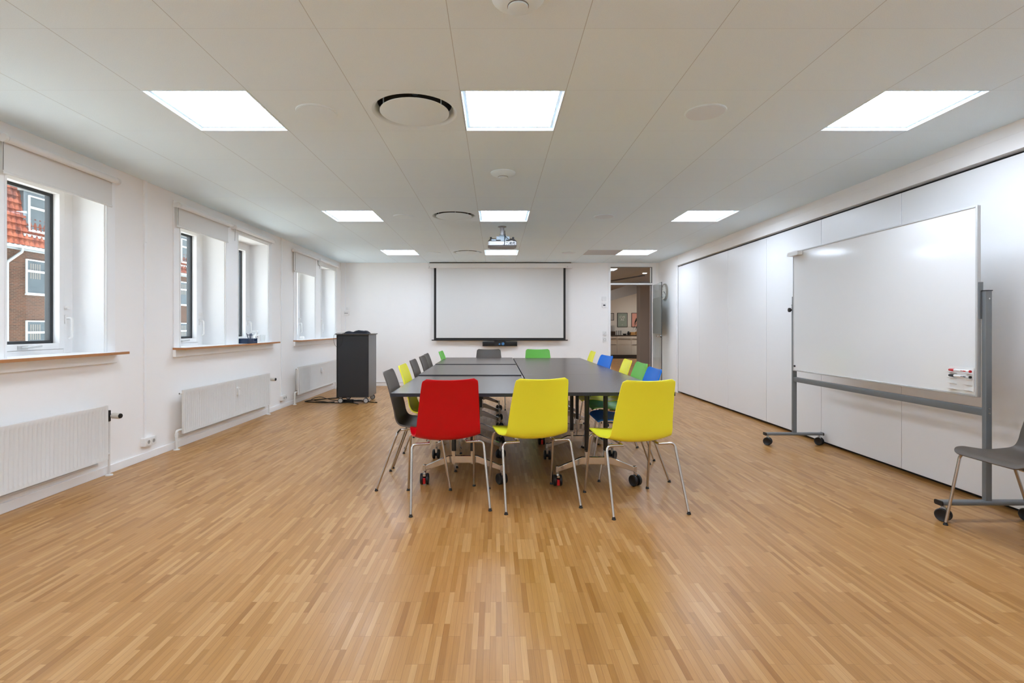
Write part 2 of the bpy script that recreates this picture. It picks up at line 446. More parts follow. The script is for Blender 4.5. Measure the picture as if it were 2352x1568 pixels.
# ------------------------------------------------------------ windows
FX = -3.455
def window(idx, a, b, stayopen=False):
    w = struct('window_%d' % idx, 'white framed window with deep reveal', (XL, (a + b) / 2, WZ0))
    fw = 0.10
    mb = MB()
    mb.box(FX - 0.08, FX, a, a + fw, WZ0, WZ1); mb.box(FX - 0.08, FX, b - fw, b, WZ0, WZ1)
    mb.box(FX - 0.08, FX, a + fw, b - fw, WZ0, WZ0 + 0.035); mb.box(FX - 0.08, FX, a + fw, b - fw, 2.305, WZ1)
    # groove line where the lining meets the frame
    mb.build('window_frame', 'window_plastic', w, smooth=False, bevel=0.003)
    # reveal linings
    mb = MB()
    mb.box(FX, XL + 0.004, b - 0.010, b + 0.002, WZ0 + 0.003, WZ1); mb.box(FX, XL + 0.004, a - 0.002, a + 0.010, WZ0 + 0.003, WZ1)
    mb.box(FX, XL + 0.004, a + 0.010, b - 0.010, WZ1 - 0.010, WZ1 + 0.002)
    mb.build('reveal', 'reveal_paint', w, smooth=False)
    a2, b2, z0, z1 = a + fw + 0.002, b - fw - 0.002, WZ0 + 0.037, 2.302
    sw = 0.045
    def ringx(mb, x0, x1, a, b, z0, z1, t):
        mb.box(x0, x1, a, a + t, z0, z1); mb.box(x0, x1, b - t, b, z0, z1); mb.box(x0, x1, a + t, b - t, z0, z0 + t); mb.box(x0, x1, a + t, b - t, z1 - t, z1)
    mb = MB(); ringx(mb, FX - 0.045, FX + 0.010, a2, b2, z0, z1, sw)
    mb.build('sash', 'window_plastic', w, smooth=False, bevel=0.004)
    mb = MB(); ringx(mb, FX - 0.10, FX - 0.046, a2, b2, z0, z1, sw + 0.012); ringx(mb, FX - 0.07, FX - 0.047, a2 + .056, b2 - .056, z0 + .056, z1 - .056, 0.012)
    mb.build('gasket', 'dark_gasket', w, smooth=False, bevel=0.003)
    mb = MB(); mb.box(FX - 0.062, FX - 0.056, a2 + sw, b2 - sw, z0 + sw, z1 - sw); mb.build('pane', 'glass_clear', w, smooth=False)
    # lever handle at the right side, half way up the lower part
    mb = MB(); hy = b2 + 0.02; hz = 1.27
    mb.rbox(FX, FX + 0.012, hy - 0.014, hy + 0.014, hz - 0.035, hz + 0.035, 0.006, 'x')
    mb.tube(fillet([(FX + 0.006, hy, hz + 0.01), (FX + 0.055, hy, hz + 0.01), (FX + 0.055, hy, hz - 0.14), (FX + 0.035, hy - .005, hz - 0.155)], 0.02), 0.009, 8)
    mb.rbox(FX, FX + 0.03, hy - 0.02, hy + 0.02, hz + 0.085, hz + 0.105, 0.006, 'x')
    mb.build('handle', 'white_plastic', w)
    # window stay on the bottom rail
    mb = MB(); my = (a2 + b2) / 2 - 0.05
    mb.box(FX + 0.010, FX + 0.018, my - 0.03, my + 0.05, z0 + 0.008, z0 + 0.034)
    mb.tube(fillet([(FX + 0.018, my, z0 + 0.02), (FX + 0.05, my, z0 + 0.022), (FX + 0.055, my + 0.12, z0 + 0.03)], 0.015), 0.008, 8)
    mb.build('stay', 'light_aluminium', w)
for i, (a, b, k) in enumerate(WIN): window(i + 1, a, b)
# trim round each pair: architraves, apron and sill
pairs = {}
for a, b, k in WIN: pairs.setdefault(k, []).append((a, b))
for k, pr in pairs.items():
    t = struct('trim_%d' % (k + 1), 'white window trim with an oak edged sill shared by a pair of windows', (XL, pr[0][0], 0))
    a0, b0 = pr[0]; a1, b1 = pr[1]
    mb = MB(); T = XL + 0.013
    mb.box(XL, T, a0 - 0.105, a0, WZ0, 2.47); mb.box(XL, T, b0, a1, WZ0, 2.47); mb.box(XL, T, b1, b1 + 0.105, WZ0, 2.47)
    mb.box(XL, T, a0, b0, WZ1, 2.47); mb.box(XL, T, a1, b1, WZ1, 2.47)
    mb.build('architrave', 'trim_paint', t, smooth=False, bevel=0.003)
    mb = MB()
    for a, b in pr:
        mb.box(T, T + 0.005, a - 0.014, a, WZ0, WZ1); mb.box(T, T + 0.005, b, b + 0.014, WZ0, WZ1); mb.box(T, T + 0.005, a, b, WZ1, WZ1 + 0.014)
    mb.build('edge_bead', 'reveal_paint', t, smooth=False)
    MB().box(XL, XL + 0.03, a0 - 0.105, b1 + 0.105, 0.911, 0.984).build('apron', 'trim_paint', t, bevel=0.003)
    e = min(b1 + 0.10, YB - 0.02)
    sl = MB().box(XL - 0.25, XL + 0.125, a0 - 0.10, e, 0.985, 1.004)
    sl.mt(1).box(XL + 0.125, XL + 0.132, a0 - 0.10, e, 0.984, 1.0045).box(XL, XL + 0.132, e, e + 0.006, 0.984, 1.0045).box(XL, XL + 0.132, a0 - 0.106, a0 - 0.10, 0.984, 1.0045)
    # keep the deep part only inside the openings
    sl = MB(); sl.box(XL, XL + 0.125, a0 - 0.10, e, 0.985, 1.004)
    for a, b in pr: sl.box(XL - 0.251, XL, a, b, 0.99, 1.004)
    sl.mt(1).box(XL + 0.125, XL + 0.132, a0 - 0.106, e + 0.006, 0.984, 1.0045).box(XL, XL + 0.125, e, e + 0.006, 0.984, 1.0045).box(XL, XL + 0.125, a0 - 0.106, a0 - 0.10, 0.984, 1.0045)
    sl.build('window_sill', ['reveal_paint', 'oak_edge'], t, smooth=False)

# roller blinds
BL = [(2.13, 3.20, 2.21, 'blind'), (3.285, 4.30, 2.212, 'white roller blind partly lowered over the nearest window with a brick building behind'),
      (5.10, 6.15, 2.22, 'white roller blind partly lowered over the window left of the pen cup'),
      (6.215, 7.32, 2.385, 'white roller blind rolled right up above the pen cup window'),
      (8.09, 9.14, 2.10, 'white roller blind pulled lowest, over the window beside the black cart'),
      (9.20, 10.30, 2.33, 'white roller blind rolled up at the window nearest the end wall')]
for i, (a, b, zb, lb) in enumerate(BL):
    if i == 0: continue
    xr = XL + 0.062; zr = 2.417
    t = thing('roller_blind', lb, 'blind', (xr, (a + b) / 2, zb), group='roller blinds over the windows')
    MB().tube([(xr, a + 0.03, zr), (xr, b - 0.03, zr)], 0.0235, 20).build('roller_cover', 'white_plastic', t)
    for yy, s in ((a, 1), (b, -1)):
        mb = MB(); mb.lathe([(0.020, 0), (0.027, 0.003), (0.027, 0.022), (0.020, 0.027)], (xr, yy if s > 0 else yy, zr), (0, s, 0), 20)
        mb.box(XL + 0.012, xr, yy + s * 0.002, yy + s * 0.014, zr - 0.022, zr + 0.022); mb.build('bracket', 'white_plastic', t)
    MB().box(xr - 0.030, xr - 0.0285, a + 0.035, b - 0.035, zb, zr - 0.008).build('fabric', 'blind_fabric', t)
    MB().rbox(xr - 0.035, xr - 0.024, a + 0.035, b - 0.035, zb - 0.014, zb + 0.004, 0.004, 'y').build('hem_bar', 'blind_fabric', t)
    MB().tube([(xr - 0.002, a + 0.012, zr), (xr - 0.004, a + 0.012, min(zb, 2.25))], 0.0018, 6).build('pull_chain', 'dark_line', t)

# ------------------------------------------------------------ radiators
def radiator(a, b, label, valve=True, meter=None, left_pipe=True):
    z0, z1, xf = 0.150, 0.582, -3.100
    t = thing('radiator', label, 'radiator', (xf - 0.03, (a + b) / 2, 0), group='white panel radiators under the windows')
    # fluted front panel
    prof = []; n = int((b - a - 0.04) / 0.0333); p = (b - a - 0.04) / n
    ys = a + 0.02
    pts = [(xf, a), (xf, ys)]
    for i in range(n):
        y0 = ys + i * p
        pts += [(xf, y0 + p * 0.55), (xf - 0.007, y0 + p * 0.66), (xf - 0.007, y0 + p * 0.88), (xf, y0 + p * 1.0)]
    pts += [(xf, b)]
    mb = MB(); zi0, zi1 = z0 + 0.028, z1 - 0.028
    m = len(pts)
    rows = [(zi0, pts), (zi1, pts)]
    flat = [(xf, q[1]) for q in pts]
    allrows = [(z0, flat), (zi0 - 0.006, flat), (zi0 + 0.004, pts), (zi1 - 0.004, pts), (zi1 + 0.006, flat), (z1, flat)]
    vs = []; fs = []
    for z, r in allrows: vs += [(q[0], q[1], z) for q in r]
    for j in range(len(allrows) - 1):
        for i in range(m - 1): fs.append((j * m + i, j * m + i + 1, (j + 1) * m + i + 1, (j + 1) * m + i))
    mb.add(vs, fs)
    xb = xf - 0.02
    mb.box(xb - 0.001, xb, a, b, z0, z1)
    mb.box(xb, xf - 0.0005, a, b, z1 - 0.003, z1); mb.box(xb, xf - 0.0005, a, b, z0, z0 + 0.003)
    mb.box(xb, xf - 0.0005, a, a + 0.003, z0, z1); mb.box(xb, xf - 0.0005, b - 0.003, b, z0, z1)
    mb.build('panel', 'radiator_paint', t, ang=50)
    for yy in (a + 0.15, (a + b) / 2, b - 0.15): MB().box(XL + 0.001, xb, yy - 0.015, yy + 0.015, z0 + 0.05, z1 - 0.05).build('wall_bracket', 'radiator_paint', t)
    xp = -3.155
    # right side pipe down to floor
    mb = MB(); mb.tube(fillet([(xp + 0.03, b - 0.02, z0 + 0.03), (xp, b + 0.082, z0 + 0.03), (xp, b + 0.082, 0.0)], 0.02), 0.009, 10)
    mb.tube([(xp, b + 0.082, z0), (xp, b + 0.082, z1 - 0.06)], 0.009, 10)
    mb.lathe([(0.028, 0), (0.026, 0.008), (0.012, 0.012)], (xp, b + 0.082, 0), (0, 0, 1), 16); mb.build('pipe', 'radiator_paint', t)
    if valve:
        zv = z1 - 0.095
        mb = MB(); mb.mt(0).lathe([(0.012, -0.03), (0.016, 0.0), (0.016, 0.03)], (xp, b + 0.082, zv), (1, 0.15, 0), 16)
        mb.mt(0).rbox(xp - 0.02, xp + 0.012, b + 0.058, b + 0.085, zv - 0.045, zv + 0.045, 0.005, 'x')
        mb.mt(1).lathe([(0.020, 0.03), (0.023, 0.034), (0.024, 0.092), (0.020, 0.099)], (xp, b + 0.082, zv), (1, -0.12, 0), 20)
        mb.mt(0).lathe([(0.0205, 0.095), (0.019, 0.106), (0.012, 0.108)], (xp, b + 0.082, zv), (1, -0.12, 0), 20)
        mb.build('valve_head', ['black_plastic', 'brass_paper'], t)
    if left_pipe:
        mb = MB(); mb.tube(fillet([(xp + 0.03, a + 0.01, z0 + 0.04), (xp + 0.01, a - 0.045, z0 + 0.04), (xp + 0.01, a - 0.045, 0)], 0.025), 0.0125, 12)
        mb.tube([(xp + 0.01, a - 0.045, z0 - 0.02), (xp + 0.01, a - 0.045, z0 + 0.01)], 0.017, 12)
        mb.lathe([(0.030, 0), (0.028, 0.008), (0.014, 0.012)], (xp + 0.01, a - 0.045, 0), (0, 0, 1), 16); mb.build('pipe', 'radiator_paint', t)
        mb = MB(); mb.tube([(xp + 0.03, a + 0.005, z1 - 0.03), (xp + 0.03, a - 0.03, z1 - 0.03)], 0.010, 10); mb.mt(1).tube([(xp + 0.03, a - 0.03, z1 - 0.03), (xp + 0.03, a - 0.034, z1 - 0.03)], 0.006, 8)
        mb.build('bleed_valve', ['white_plastic', 'dark_line'], t)
    MB().tube([(XL + 0.03, a + 0.02, 0.115), (XL + 0.03, b - 0.02, 0.115)], 0.010, 10).build('supply_pipe', 'radiator_paint', t)
    if meter:
        mb = MB(); mb.rbox(xf + 0.001, xf + 0.026, meter - 0.02, meter + 0.02, 0.40, 0.49, 0.004, 'x'); mb.mt(1).box(xf + 0.026, xf + 0.0265, meter + 0.002, meter + 0.012, 0.465, 0.473)
        mb.build('heat_meter', ['white_plastic', 'dark_line'], t)
radiator(2.17, 4.13, 'long white fluted radiator under the nearest window, cut by the picture edge')
radiator(5.13, 7.09, 'white fluted radiator under the middle windows with a small meter on its front', meter=6.19)
radiator(8.116, 10.07, 'white fluted radiator half hidden behind the black cart', meter=9.17)

# cable trunking with outlets on the left wall
def outlet(y, z, label):
    t = thing('power_outlet', label, 'socket', (XL, y, z - 0.04), group='double sockets low on the window wall')
    MB().rbox(XL, XL + 0.045, y - 0.075, y + 0.075, z - 0.038, z + 0.038, 0.006, 'x').build('box', 'white_plastic', t)
    mb = MB()
    for s in (-1, 1):
        mb.mt(0).rbox(XL + 0.045, XL + 0.049, y + s * 0.034 - 0.028, y + s * 0.034 + 0.028, z - 0.028, z + 0.028, 0.008, 'x')
        mb.mt(1).lathe([(0.018, 0), (0.018, 0.0006)], (XL + 0.049, y + s * 0.034, z), (1, 0, 0), 16)
        mb.mt(2).box(XL + 0.0496, XL + 0.0502, y + s * 0.034 - 0.008, y + s * 0.034 - 0.005, z - 0.004, z + 0.008).box(XL + 0.0496, XL + 0.0502, y + s * 0.034 + 0.005, y + s * 0.034 + 0.008, z - 0.004, z + 0.008)
    mb.build('socket_plate', ['white_plastic', 'grey_plastic', 'dark_line'], t)
outlet(4.73, 0.165, 'white double socket low on the wall right of the nearest radiator')
outlet(7.73, 0.155, 'white double socket low on the wall between the two far radiators')
for yy, z0, z1, lb in ((4.705, 0.203, H, 'thin white cable trunking running down the wall to the nearer socket'), (7.70, 0.193, H, 'thin white cable trunking running down the wall to the farther socket')):
    mb = MB(); mb.box(XL, XL + 0.012, yy - 0.014, yy + 0.014, z0, 1.98); mb.box(XL, XL + 0.018, yy - 0.018, yy + 0.018, 1.98, z1)
    mb.build('cable_trunking', 'trim_paint', bevel=0.002, label=lb, category='cable cover')
# corner trunking and wall box on the back wall
MB().box(-3.118, -3.098, YB - 0.016, YB, 0.092, H).build('cable_trunking', 'trim_paint', label='white cable trunking beside the corner above and behind the black cart', category='cable cover')
t = thing('wall_socket_box', 'small white box with black sockets on the end wall above the cart', 'socket', (-3.07, YB, 1.45))
MB().rbox(-3.13, -3.03, YB - 0.05, YB - 0.016, 1.455, 1.545, 0.008, 'y').build('box', 'white_plastic', t)
mb = MB()
for k in (-3.115, -3.09, -3.065): mb.lathe([(0.008, 0), (0.008, 0.001)], (k + 0.01, YB - 0.05, 1.50), (0, -1, 0), 12)
mb.build('sockets', 'black_plastic', t)
MB().rbox(-3.095, -3.045, YB - 0.03, YB, 1.565, 1.62, 0.005, 'y').build('wall_plate', 'white_plastic', label='small white blank plate just above the socket box on the end wall', category='plate')

# ------------------------------------------------------------ ceiling fixtures
def ceiling_light(lx, ly, label):
    t = thing('ceiling_light', label, 'ceiling light', (lx + TS / 2, ly + TS / 2, H), group='square ceiling light panels')
    a, b, c, d = lx + 0.001, lx + TS - 0.001, ly + 0.001, ly + TS - 0.001
    mb = MB()
    def ring(x0, x1, y0, y1, w, z0, z1):
        mb.box(x0, x0 + w, y0, y1, z0, z1); mb.box(x1 - w, x1, y0, y1, z0, z1); mb.box(x0 + w, x1 - w, y0, y0 + w, z0, z1); mb.box(x0 + w, x1 - w, y1 - w, y1, z0, z1)
    ring(a, b, c, d, 0.007, H - 0.002, H + 0.04)
    ring(a + 0.007, b - 0.007, c + 0.007, d - 0.007, 0.006, H + 0.010, H + 0.04)
    ring(a + 0.013, b - 0.013, c + 0.013, d - 0.013, 0.017, H + 0.016, H + 0.04)
    mb.build('frame', 'ceiling_white', t, smooth=False)
    MB().box(a + 0.03, b - 0.03, c + 0.03, d - 0.03, H + 0.02, H + 0.03).build('diffuser', 'panel_light_warm' if ly < 4 else 'panel_light', t, smooth=False)
    MB().box(a, b, c, d, H + 0.041, H + 0.06).build('housing', 'ceiling_white', t, smooth=False)
wx = ['on the window side', 'in the middle', 'on the partition side']
wy = {2.91: 'in the row nearest the camera', 5.91: 'in the second row', 8.91: 'in the row nearest the end wall', -0.09: 'behind the camera'}
for lx, ly in light_tiles:
    ceiling_light(lx, ly, 'lit square ceiling panel ' + wx[LX.index(lx)] + ', ' + wy[ly])

def air_diffuser(lx, ly, label):
    cx, cy = lx + TS / 2, ly + TS / 2
    t = thing('air_diffuser', label, 'air vent', (cx, cy, H), group='round ceiling air vents')
    mb = MB(); n = 64; R = 0.262; h = TS / 2 - 0.001
    vs = []; 
    for k in range(n):
        a = 2 * PI * k / n; c, s = math.cos(a), math.sin(a); q = h / max(abs(c), abs(s)); vs.append((cx + c * q, cy + s * q, H))
    for k in range(n):
        a = 2 * PI * k / n; vs.append((cx + math.cos(a) * R, cy + math.sin(a) * R, H))
    fs = [(k, n + k, n + (k + 1) % n, (k + 1) % n) for k in range(n)]
    mb.add(vs, fs)
    mb.lathe([(R, 0), (0.250, 0.004), (0.236, 0.020), (0.228, 0.05)], (cx, cy, H), (0, 0, 1), n, cap=False)
    mb.build('plate', 'ceiling_white', t, ang=50)
    MB().lathe([(0.229, 0.048), (0.229, 0.11), (0.02, 0.111)], (cx, cy, H), (0, 0, 1), n, cap=False).build('duct', 'duct_dark', t)
    MB().lathe([(0.005, 0.004), (0.205, 0.004), (0.213, 0.007), (0.213, 0.010), (0.005, 0.012)], (cx, cy, H - 0.010), (0, 0, 1), n).build('disc', 'ceiling_white', t)
    for k in range(3):
        a = PI / 2 + k * 2 * PI / 3; mb = MB(); mb.box(cx + math.cos(a) * 0.2 - 0.002, cx + math.cos(a) * 0.2 + 0.002, cy + math.sin(a) * 0.2 - 0.01, cy + math.sin(a) * 0.2 + 0.01, H, H + 0.10)
        mb.build('strut', 'ceiling_white', t)
for (lx, ly), w in zip(diff_tiles, ('behind the camera', 'nearest the camera, beside the middle light', 'in the middle of the room, left of the projector', 'farthest away, nearest the projection screen')):
    air_diffuser(lx, ly, 'large round white air vent ' + w)
# grey grille
t = thing('ceiling_grille', 'flat grey square ceiling tile touching the far light near the door', 'air vent', (vent_tile[0] + .3, vent_tile[1] + .3, H))
MB().box(vent_tile[0] + 0.001, vent_tile[0] + TS - 0.001, vent_tile[1] + 0.001, vent_tile[1] + TS - 0.001, H, H + 0.02).build('grille_plate', 'vent_grey', t)
# recessed speakers
k = 0
for ly, w in ((3.204, 'nearest the camera'), (6.21, 'in the second row'), (9.24, 'nearest the end wall')):
    for lx, s in ((-1.112, 'window'), (1.300, 'partition')):
        t = thing('ceiling_speaker', 'round flush white ceiling speaker on the %s side, %s' % (s, w), 'speaker', (lx, ly, H - 0.006), group='round flush ceiling speakers')
        MB().lathe([(0.124, 0.006), (0.120, 0.0), (0.114, 0.001)], (lx, ly, H - 0.006), (0, 0, 1), 40).build('rim', 'ceiling_white', t)
        MB().lathe([(0.004, 0.0), (0.113, 0.0), (0.113, 0.003)], (lx, ly, H - 0.0075), (0, 0, 1), 40).build('mesh_cover', 'speaker_cloth' if s == 'partition' else 'ceiling_white', t)
for (lx, ly, lb) in ((0.062, 4.46, 'small domed white smoke detector on the ceiling between the first two light rows'), (0.09, 2.09, 'domed white detector cut off by the top edge of the photo')):
    t = thing('smoke_detector', lb, 'smoke detector', (lx, ly, H - 0.05))
    MB().lathe([(0.107, 0), (0.107, -0.006), (0.095, -0.018), (0.060, -0.034), (0.044, -0.037)], (lx, ly, H), (0, 0, 1), 40).build('body', 'ceiling_white', t)
    mb = MB(); mb.mt(1).lathe([(0.043, -0.0365), (0.043, -0.040)], (lx, ly, H), (0, 0, 1), 32); mb.mt(0).lathe([(0.041, -0.036), (0.041, -0.046), (0.034, -0.050)], (lx, ly, H), (0, 0, 1), 32)
    mb.build('sensor_cap', ['ceiling_white', 'dark_line'], t)

# ------------------------------------------------------------ projector
px, py = 0.083, 6.84
t = thing('projector', 'white ceiling projector hanging in front of the screen', 'projector', (px, py, 2.26))
MB().lathe([(0.055, 0), (0.055, -0.008), (0.027, -0.012), (0.027, -0.185)], (px, py, H), (0, 0, 1), 24).build('mount_pole', 'projector_white', t)
mb = MB(); mb.rbox(px - 0.189, px + 0.189, 6.70, 6.985, 2.272, 2.325, 0.03, 'z'); mb.rbox(px - 0.17, px + 0.17, 6.715, 6.97, 2.262, 2.272, 0.03, 'z'); mb.build('body', 'projector_white', t, bevel=0.004)
a, b, c, e = px - 0.186, px + 0.186, px - 0.158, px + 0.158
mb = MB(); mb.add([(a, 6.702, 2.326), (b, 6.702, 2.326), (e, 6.95, 2.326), (c, 6.95, 2.326), (c, 6.95, 2.402), (e, 6.95, 2.402)], [(0, 3, 2, 1), (0, 1, 5, 4), (2, 3, 4, 5), (0, 4, 3), (1, 2, 5)])
mb.build('top_cover', 'projector_top_shade', t, smooth=False)
mb = MB(); mb.box(px - 0.02, px + 0.05, 6.73, 6.78, 2.330, 2.352); mb.box(px - 0.14, px - 0.08, 6.75, 6.80, 2.34, 2.358); mb.build('top_label', 'zinc', t)
mb = MB(); mb.box(px - 0.075, px + 0.095, 6.80, 6.90, 2.360, 2.404); mb.box(px - 0.04, px + 0.055, 6.79, 6.88, 2.404, 2.414); mb.build('mount_plate', 'zinc', t)
for s in (-1, 1): MB().lathe([(0.013, 0), (0.013, 0.022)], (px + s * 0.148, 6.93, 2.396), (0, 0, 1), 12).build('foot', 'black_plastic', t)
mb = MB()
for j, (dx, dz, w, h, m) in enumerate(((0.012, 0.010, 0.008, 0.008, 0), (0.028, 0.010, 0.012, 0.012, 0), (0.055, 0.010, 0.01, 0.007, 0), (0.078, 0.012, 0.008, 0.008, 0), (0.100, 0.012, 0.02, 0.010, 1), (0.125, 0.012, 0.008, 0.008, 0), (0.145, 0.012, 0.006, 0.006, 0), (0.160, 0.012, 0.012, 0.008, 0), (0.06, 0.036, 0.03, 0.006, 0), (0.105, 0.034, 0.018, 0.01, 1), (0.150, 0.034, 0.024, 0.016, 0))):
    mb.mt(m).box(px + dx - w / 2, px + dx + w / 2, 6.698, 6.702, 2.272 + dz - h / 2, 2.272 + dz + h / 2)
mb.build('ports', ['black_plastic', 'zinc_light'], t)
mb = MB(); mb.mt(0)
mb.tube(spline([(px + 0.028, 6.698, 2.284), (px + 0.028, 6.69, 2.31), (px + 0.03, 6.70, 2.355), (px + 0.035, 6.78, 2.42), (px + 0.034, 6.80, 2.48)]), 0.004, 8)
mb.tube(spline([(px + 0.10, 6.698, 2.285), (px + 0.11, 6.68, 2.315), (px + 0.07, 6.72, 2.365), (px + 0.045, 6.775, 2.40), (px + 0.036, 6.80, 2.45)]), 0.004, 8)
mb.tube([(px - 0.035, 6.805, 2.42), (px + 0.035, 6.80, 2.42)], 0.004, 8)
mb.mt(1).tube(spline([(px + 0.14, 6.697, 2.30), (px + 0.13, 6.67, 2.32), (px + 0.09, 6.68, 2.315), (px + 0.085, 6.697, 2.29)]), 0.004, 8)
mb.build('cables', ['cable_rubber', 'white_plastic'], t)

# ------------------------------------------------------------ projection screen
t = thing('projection_screen', 'wide white pull-down projection screen with black border on the end wall', 'screen', (0.09, YB - 0.09, 0.94))
YS = 10.58
mb = MB(); mb.rbox(-1.385, 1.565, YS - 0.04, YS + 0.055, 2.423, 2.522, 0.012, 'x'); mb.build('housing', 'white_plastic', t)
mb = MB(); mb.box(-1.36, 1.54, YS - 0.01, YB - 0.001, 2.522, 2.538); mb.build('housing_shadow', 'black_void', t)  # black strip stands in for the shadow above the screen housing
MB().box(-1.222, 1.383, YS - 0.0022, YS - 0.0008, 0.993, 2.425).build('screen_surface', 'screen_fabric', t)
mb = MB(); mb.box(-1.2685, -1.222, YS - 0.0025, YS, 0.957, 2.425); mb.box(1.383, 1.427, YS - 0.0025, YS, 0.957, 2.425); mb.box(-1.222, 1.383, YS - 0.0025, YS, 0.957, 0.993)
mb.build('black_border', 'screen_black', t)
mb = MB(); mb.rbox(-1.316, 1.472, YS - 0.012, YS + 0.012, 0.938, 0.957, 0.006, 'x'); mb.build('weight_bar', 'black_plastic', t)
mb = MB(); mb.lathe([(0.007, 0), (0.007, 0.001)], (-1.355, YS - 0.0405, 2.445), (0, -1, 0), 10); mb.box(1.45, 1.475, YS - 0.0415, YS - 0.04, 2.443, 2.449); mb.build('marks', 'dark_line', t)
# video bar
t = thing('video_bar', 'black video conference bar on the end wall just under the screen', 'video bar', (0.08, YB - 0.08, 0.82))
MB().rbox(-0.274, 0.436, YB - 0.075, YB - 0.005, 0.823, 0.912, 0.01, 'x').build('speaker_body', 'black_plastic', t)
mb = MB(); mb.rbox(-0.03, 0.20, YB - 0.10, YB - 0.076, 0.823, 0.932, 0.008, 'y'); mb.build('camera_housing', 'screen_black', t)
mb = MB(); mb.lathe([(0.03, 0), (0.03, 0.02), (0.022, 0.024)], (0.145, YB - 0.10, 0.872), (0, -1, 0), 20); mb.lathe([(0.018, 0), (0.018, 0.01)], (0.075, YB - 0.10, 0.868), (0, -1, 0), 16); mb.build('lens', 'lens_reflection', t)
MB().box(0.090, 0.104, YB - 0.012, YB, 0.092, 0.823).build('cable_trunking', 'trim_paint', label='narrow white cable cover on the end wall below the black video bar', category='cable cover')

# ------------------------------------------------------------ wall controls
def plate(name, x, z, w, h, lb, cat, detail):
    t = thing(name, lb, cat, (x, YB, z - h / 2))
    MB().rbox(x - w / 2, x + w / 2, YB - 0.022, YB, z - h / 2, z + h / 2, 0.012, 'y').build('cover', 'white_plastic', t)
    mb = MB()
    if detail == 'display': mb.mt(0).box(x - 0.022, x + 0.022, YB - 0.0235, YB - 0.0215, z - 0.014, z + 0.014)
    elif detail == 'switch': mb.mt(1).box(x - 0.028, x + 0.028, YB - 0.027, YB - 0.022, z - 0.028, z + 0.028).mt(2).tube([(x - 0.026, YB - 0.028, z - 0.026), (x + 0.026, YB - 0.028, z + 0.026)], 0.0012, 6)
    elif detail == 'socket': mb.mt(2).lathe([(0.026, 0), (0.026, 0.001)], (x, YB - 0.022, z), (0, -1, 0), 20).mt(1).lathe([(0.023, 0), (0.023, 0.002)], (x, YB - 0.022, z), (0, -1, 0), 20)
    if detail: mb.build('face', ['dark_gasket', 'white_plastic', 'dark_line'], t)
plate('thermostat', 2.235, 1.665, 0.088, 0.10, 'white square thermostat with a dark display, left of the glass door', 'thermostat', 'display')
plate('wall_sensor', 2.235, 1.800, 0.088, 0.09, 'plain white square plate directly above the thermostat by the door', 'wall plate', None)
plate('light_switch', 2.245, 1.085, 0.075, 0.085, 'white light switch left of the door at handle height', 'switch', 'switch')
plate('wall_outlet', 2.245, 0.955, 0.075, 0.105, 'white round socket just below the light switch by the door', 'socket', 'socket')

# ------------------------------------------------------------ door
d = struct('door_1', 'open glass door with white frame and a glazed transom', (DX0, YB, 0))
ya, yb = YB - 0.012, YB + 0.16
mb = MB()
mb.box(DX0, 2.370, ya, yb, 0, DZ1); mb.box(3.232, DX1, ya, yb, 0, DZ1); mb.box(2.370, 3.232, ya, yb, 2.456, DZ1); mb.box(2.370, 3.232, ya, yb, 2.087, 2.123)
mb.box(DX0 - 0.03, DX0, ya, YB, 0, DZ1 + 0.02); mb.box(DX0, DX1 + 0.035, ya, YB, DZ1, DZ1 + 0.02); mb.box(DX1, DX1 + 0.035, ya, YB, 0, DZ1)
mb.build('door_frame', 'trim_paint', d, smooth=False, bevel=0.003)
mb = MB(); a, b, c, e = 2.370, 3.232, 2.123, 2.456
mb.box(a, a + 0.008, YB + 0.02, YB + 0.06, c, e); mb.box(b - 0.008, b, YB + 0.02, YB + 0.06, c, e); mb.box(a, b, YB + 0.02, YB + 0.06, c, c + 0.008); mb.box(a, b, YB + 0.02, YB + 0.06, e - 0.008, e)
mb.box(a, b, YB + 0.0, YB + 0.02, 2.079, 2.087); mb.box(3.222, 3.232, YB + 0.05, YB + 0.1, 0, 2.087)
mb.build('seal', 'dark_gasket', d, smooth=False)
MB().box(2.378, 3.224, YB + 0.036, YB + 0.042, 2.131, 2.448).build('transom_glass', 'glass_clear', d, smooth=False)
# leaf: hinge at (3.232, 10.66), tip at (3.166, 9.87)
hx, hy, tx, ty = 3.234, 10.65, 3.168, 9.865
dv = Vector((tx - hx, ty - hy, 0)); L = dv.length; dv.normalize(); nv = Vector((-dv.y, dv.x, 0))
Mx = Matrix(((dv.x, nv.x, 0, hx), (dv.y, nv.y, 0, hy), (0, 0, 1, 0), (0, 0, 0, 1)))
mb = MB(); mb.M = Mx; mb.box(0.02, L, -0.005, 0.005, 1.80 + 0.002, 2.075); mb.box(0.02, L, -0.005, 0.005, 0.015, 1.085 - 0.002); mb.build('glass_leaf', 'glass_door', d, smooth=False)
mb = MB(); mb.M = Mx; mb.box(0.02, L, -0.005, 0.005, 1.085, 1.80); mb.build('frosted_band', 'glass_film', d, smooth=False)
mb = MB(); mb.M = Mx; mb.box(L, L + 0.004, -0.006, 0.006, 0.015, 2.075); mb.build('leaf_edge', 'dark_gasket', d, smooth=False)
mb = MB(); mb.M = Mx
for s in (-1, 1):
    mb.lathe([(0.026, 0), (0.026, 0.008)], (L - 0.06, s * 0.005, 1.035), (0, s, 0), 20)
    mb.tube(fillet([(L - 0.06, s * 0.006, 1.035), (L - 0.06, s * 0.055, 1.035), (L - 0.19, s * 0.055, 1.035)], 0.012), 0.010, 10)
mb.build('door_handle', 'chrome', d)
for z in (0.25, 1.72):
    mb = MB(); mb.M = Mx; mb.box(0.0, 0.05, -0.012, 0.012, z, z + 0.09); mb.build('hinge', 'white_plastic', d)

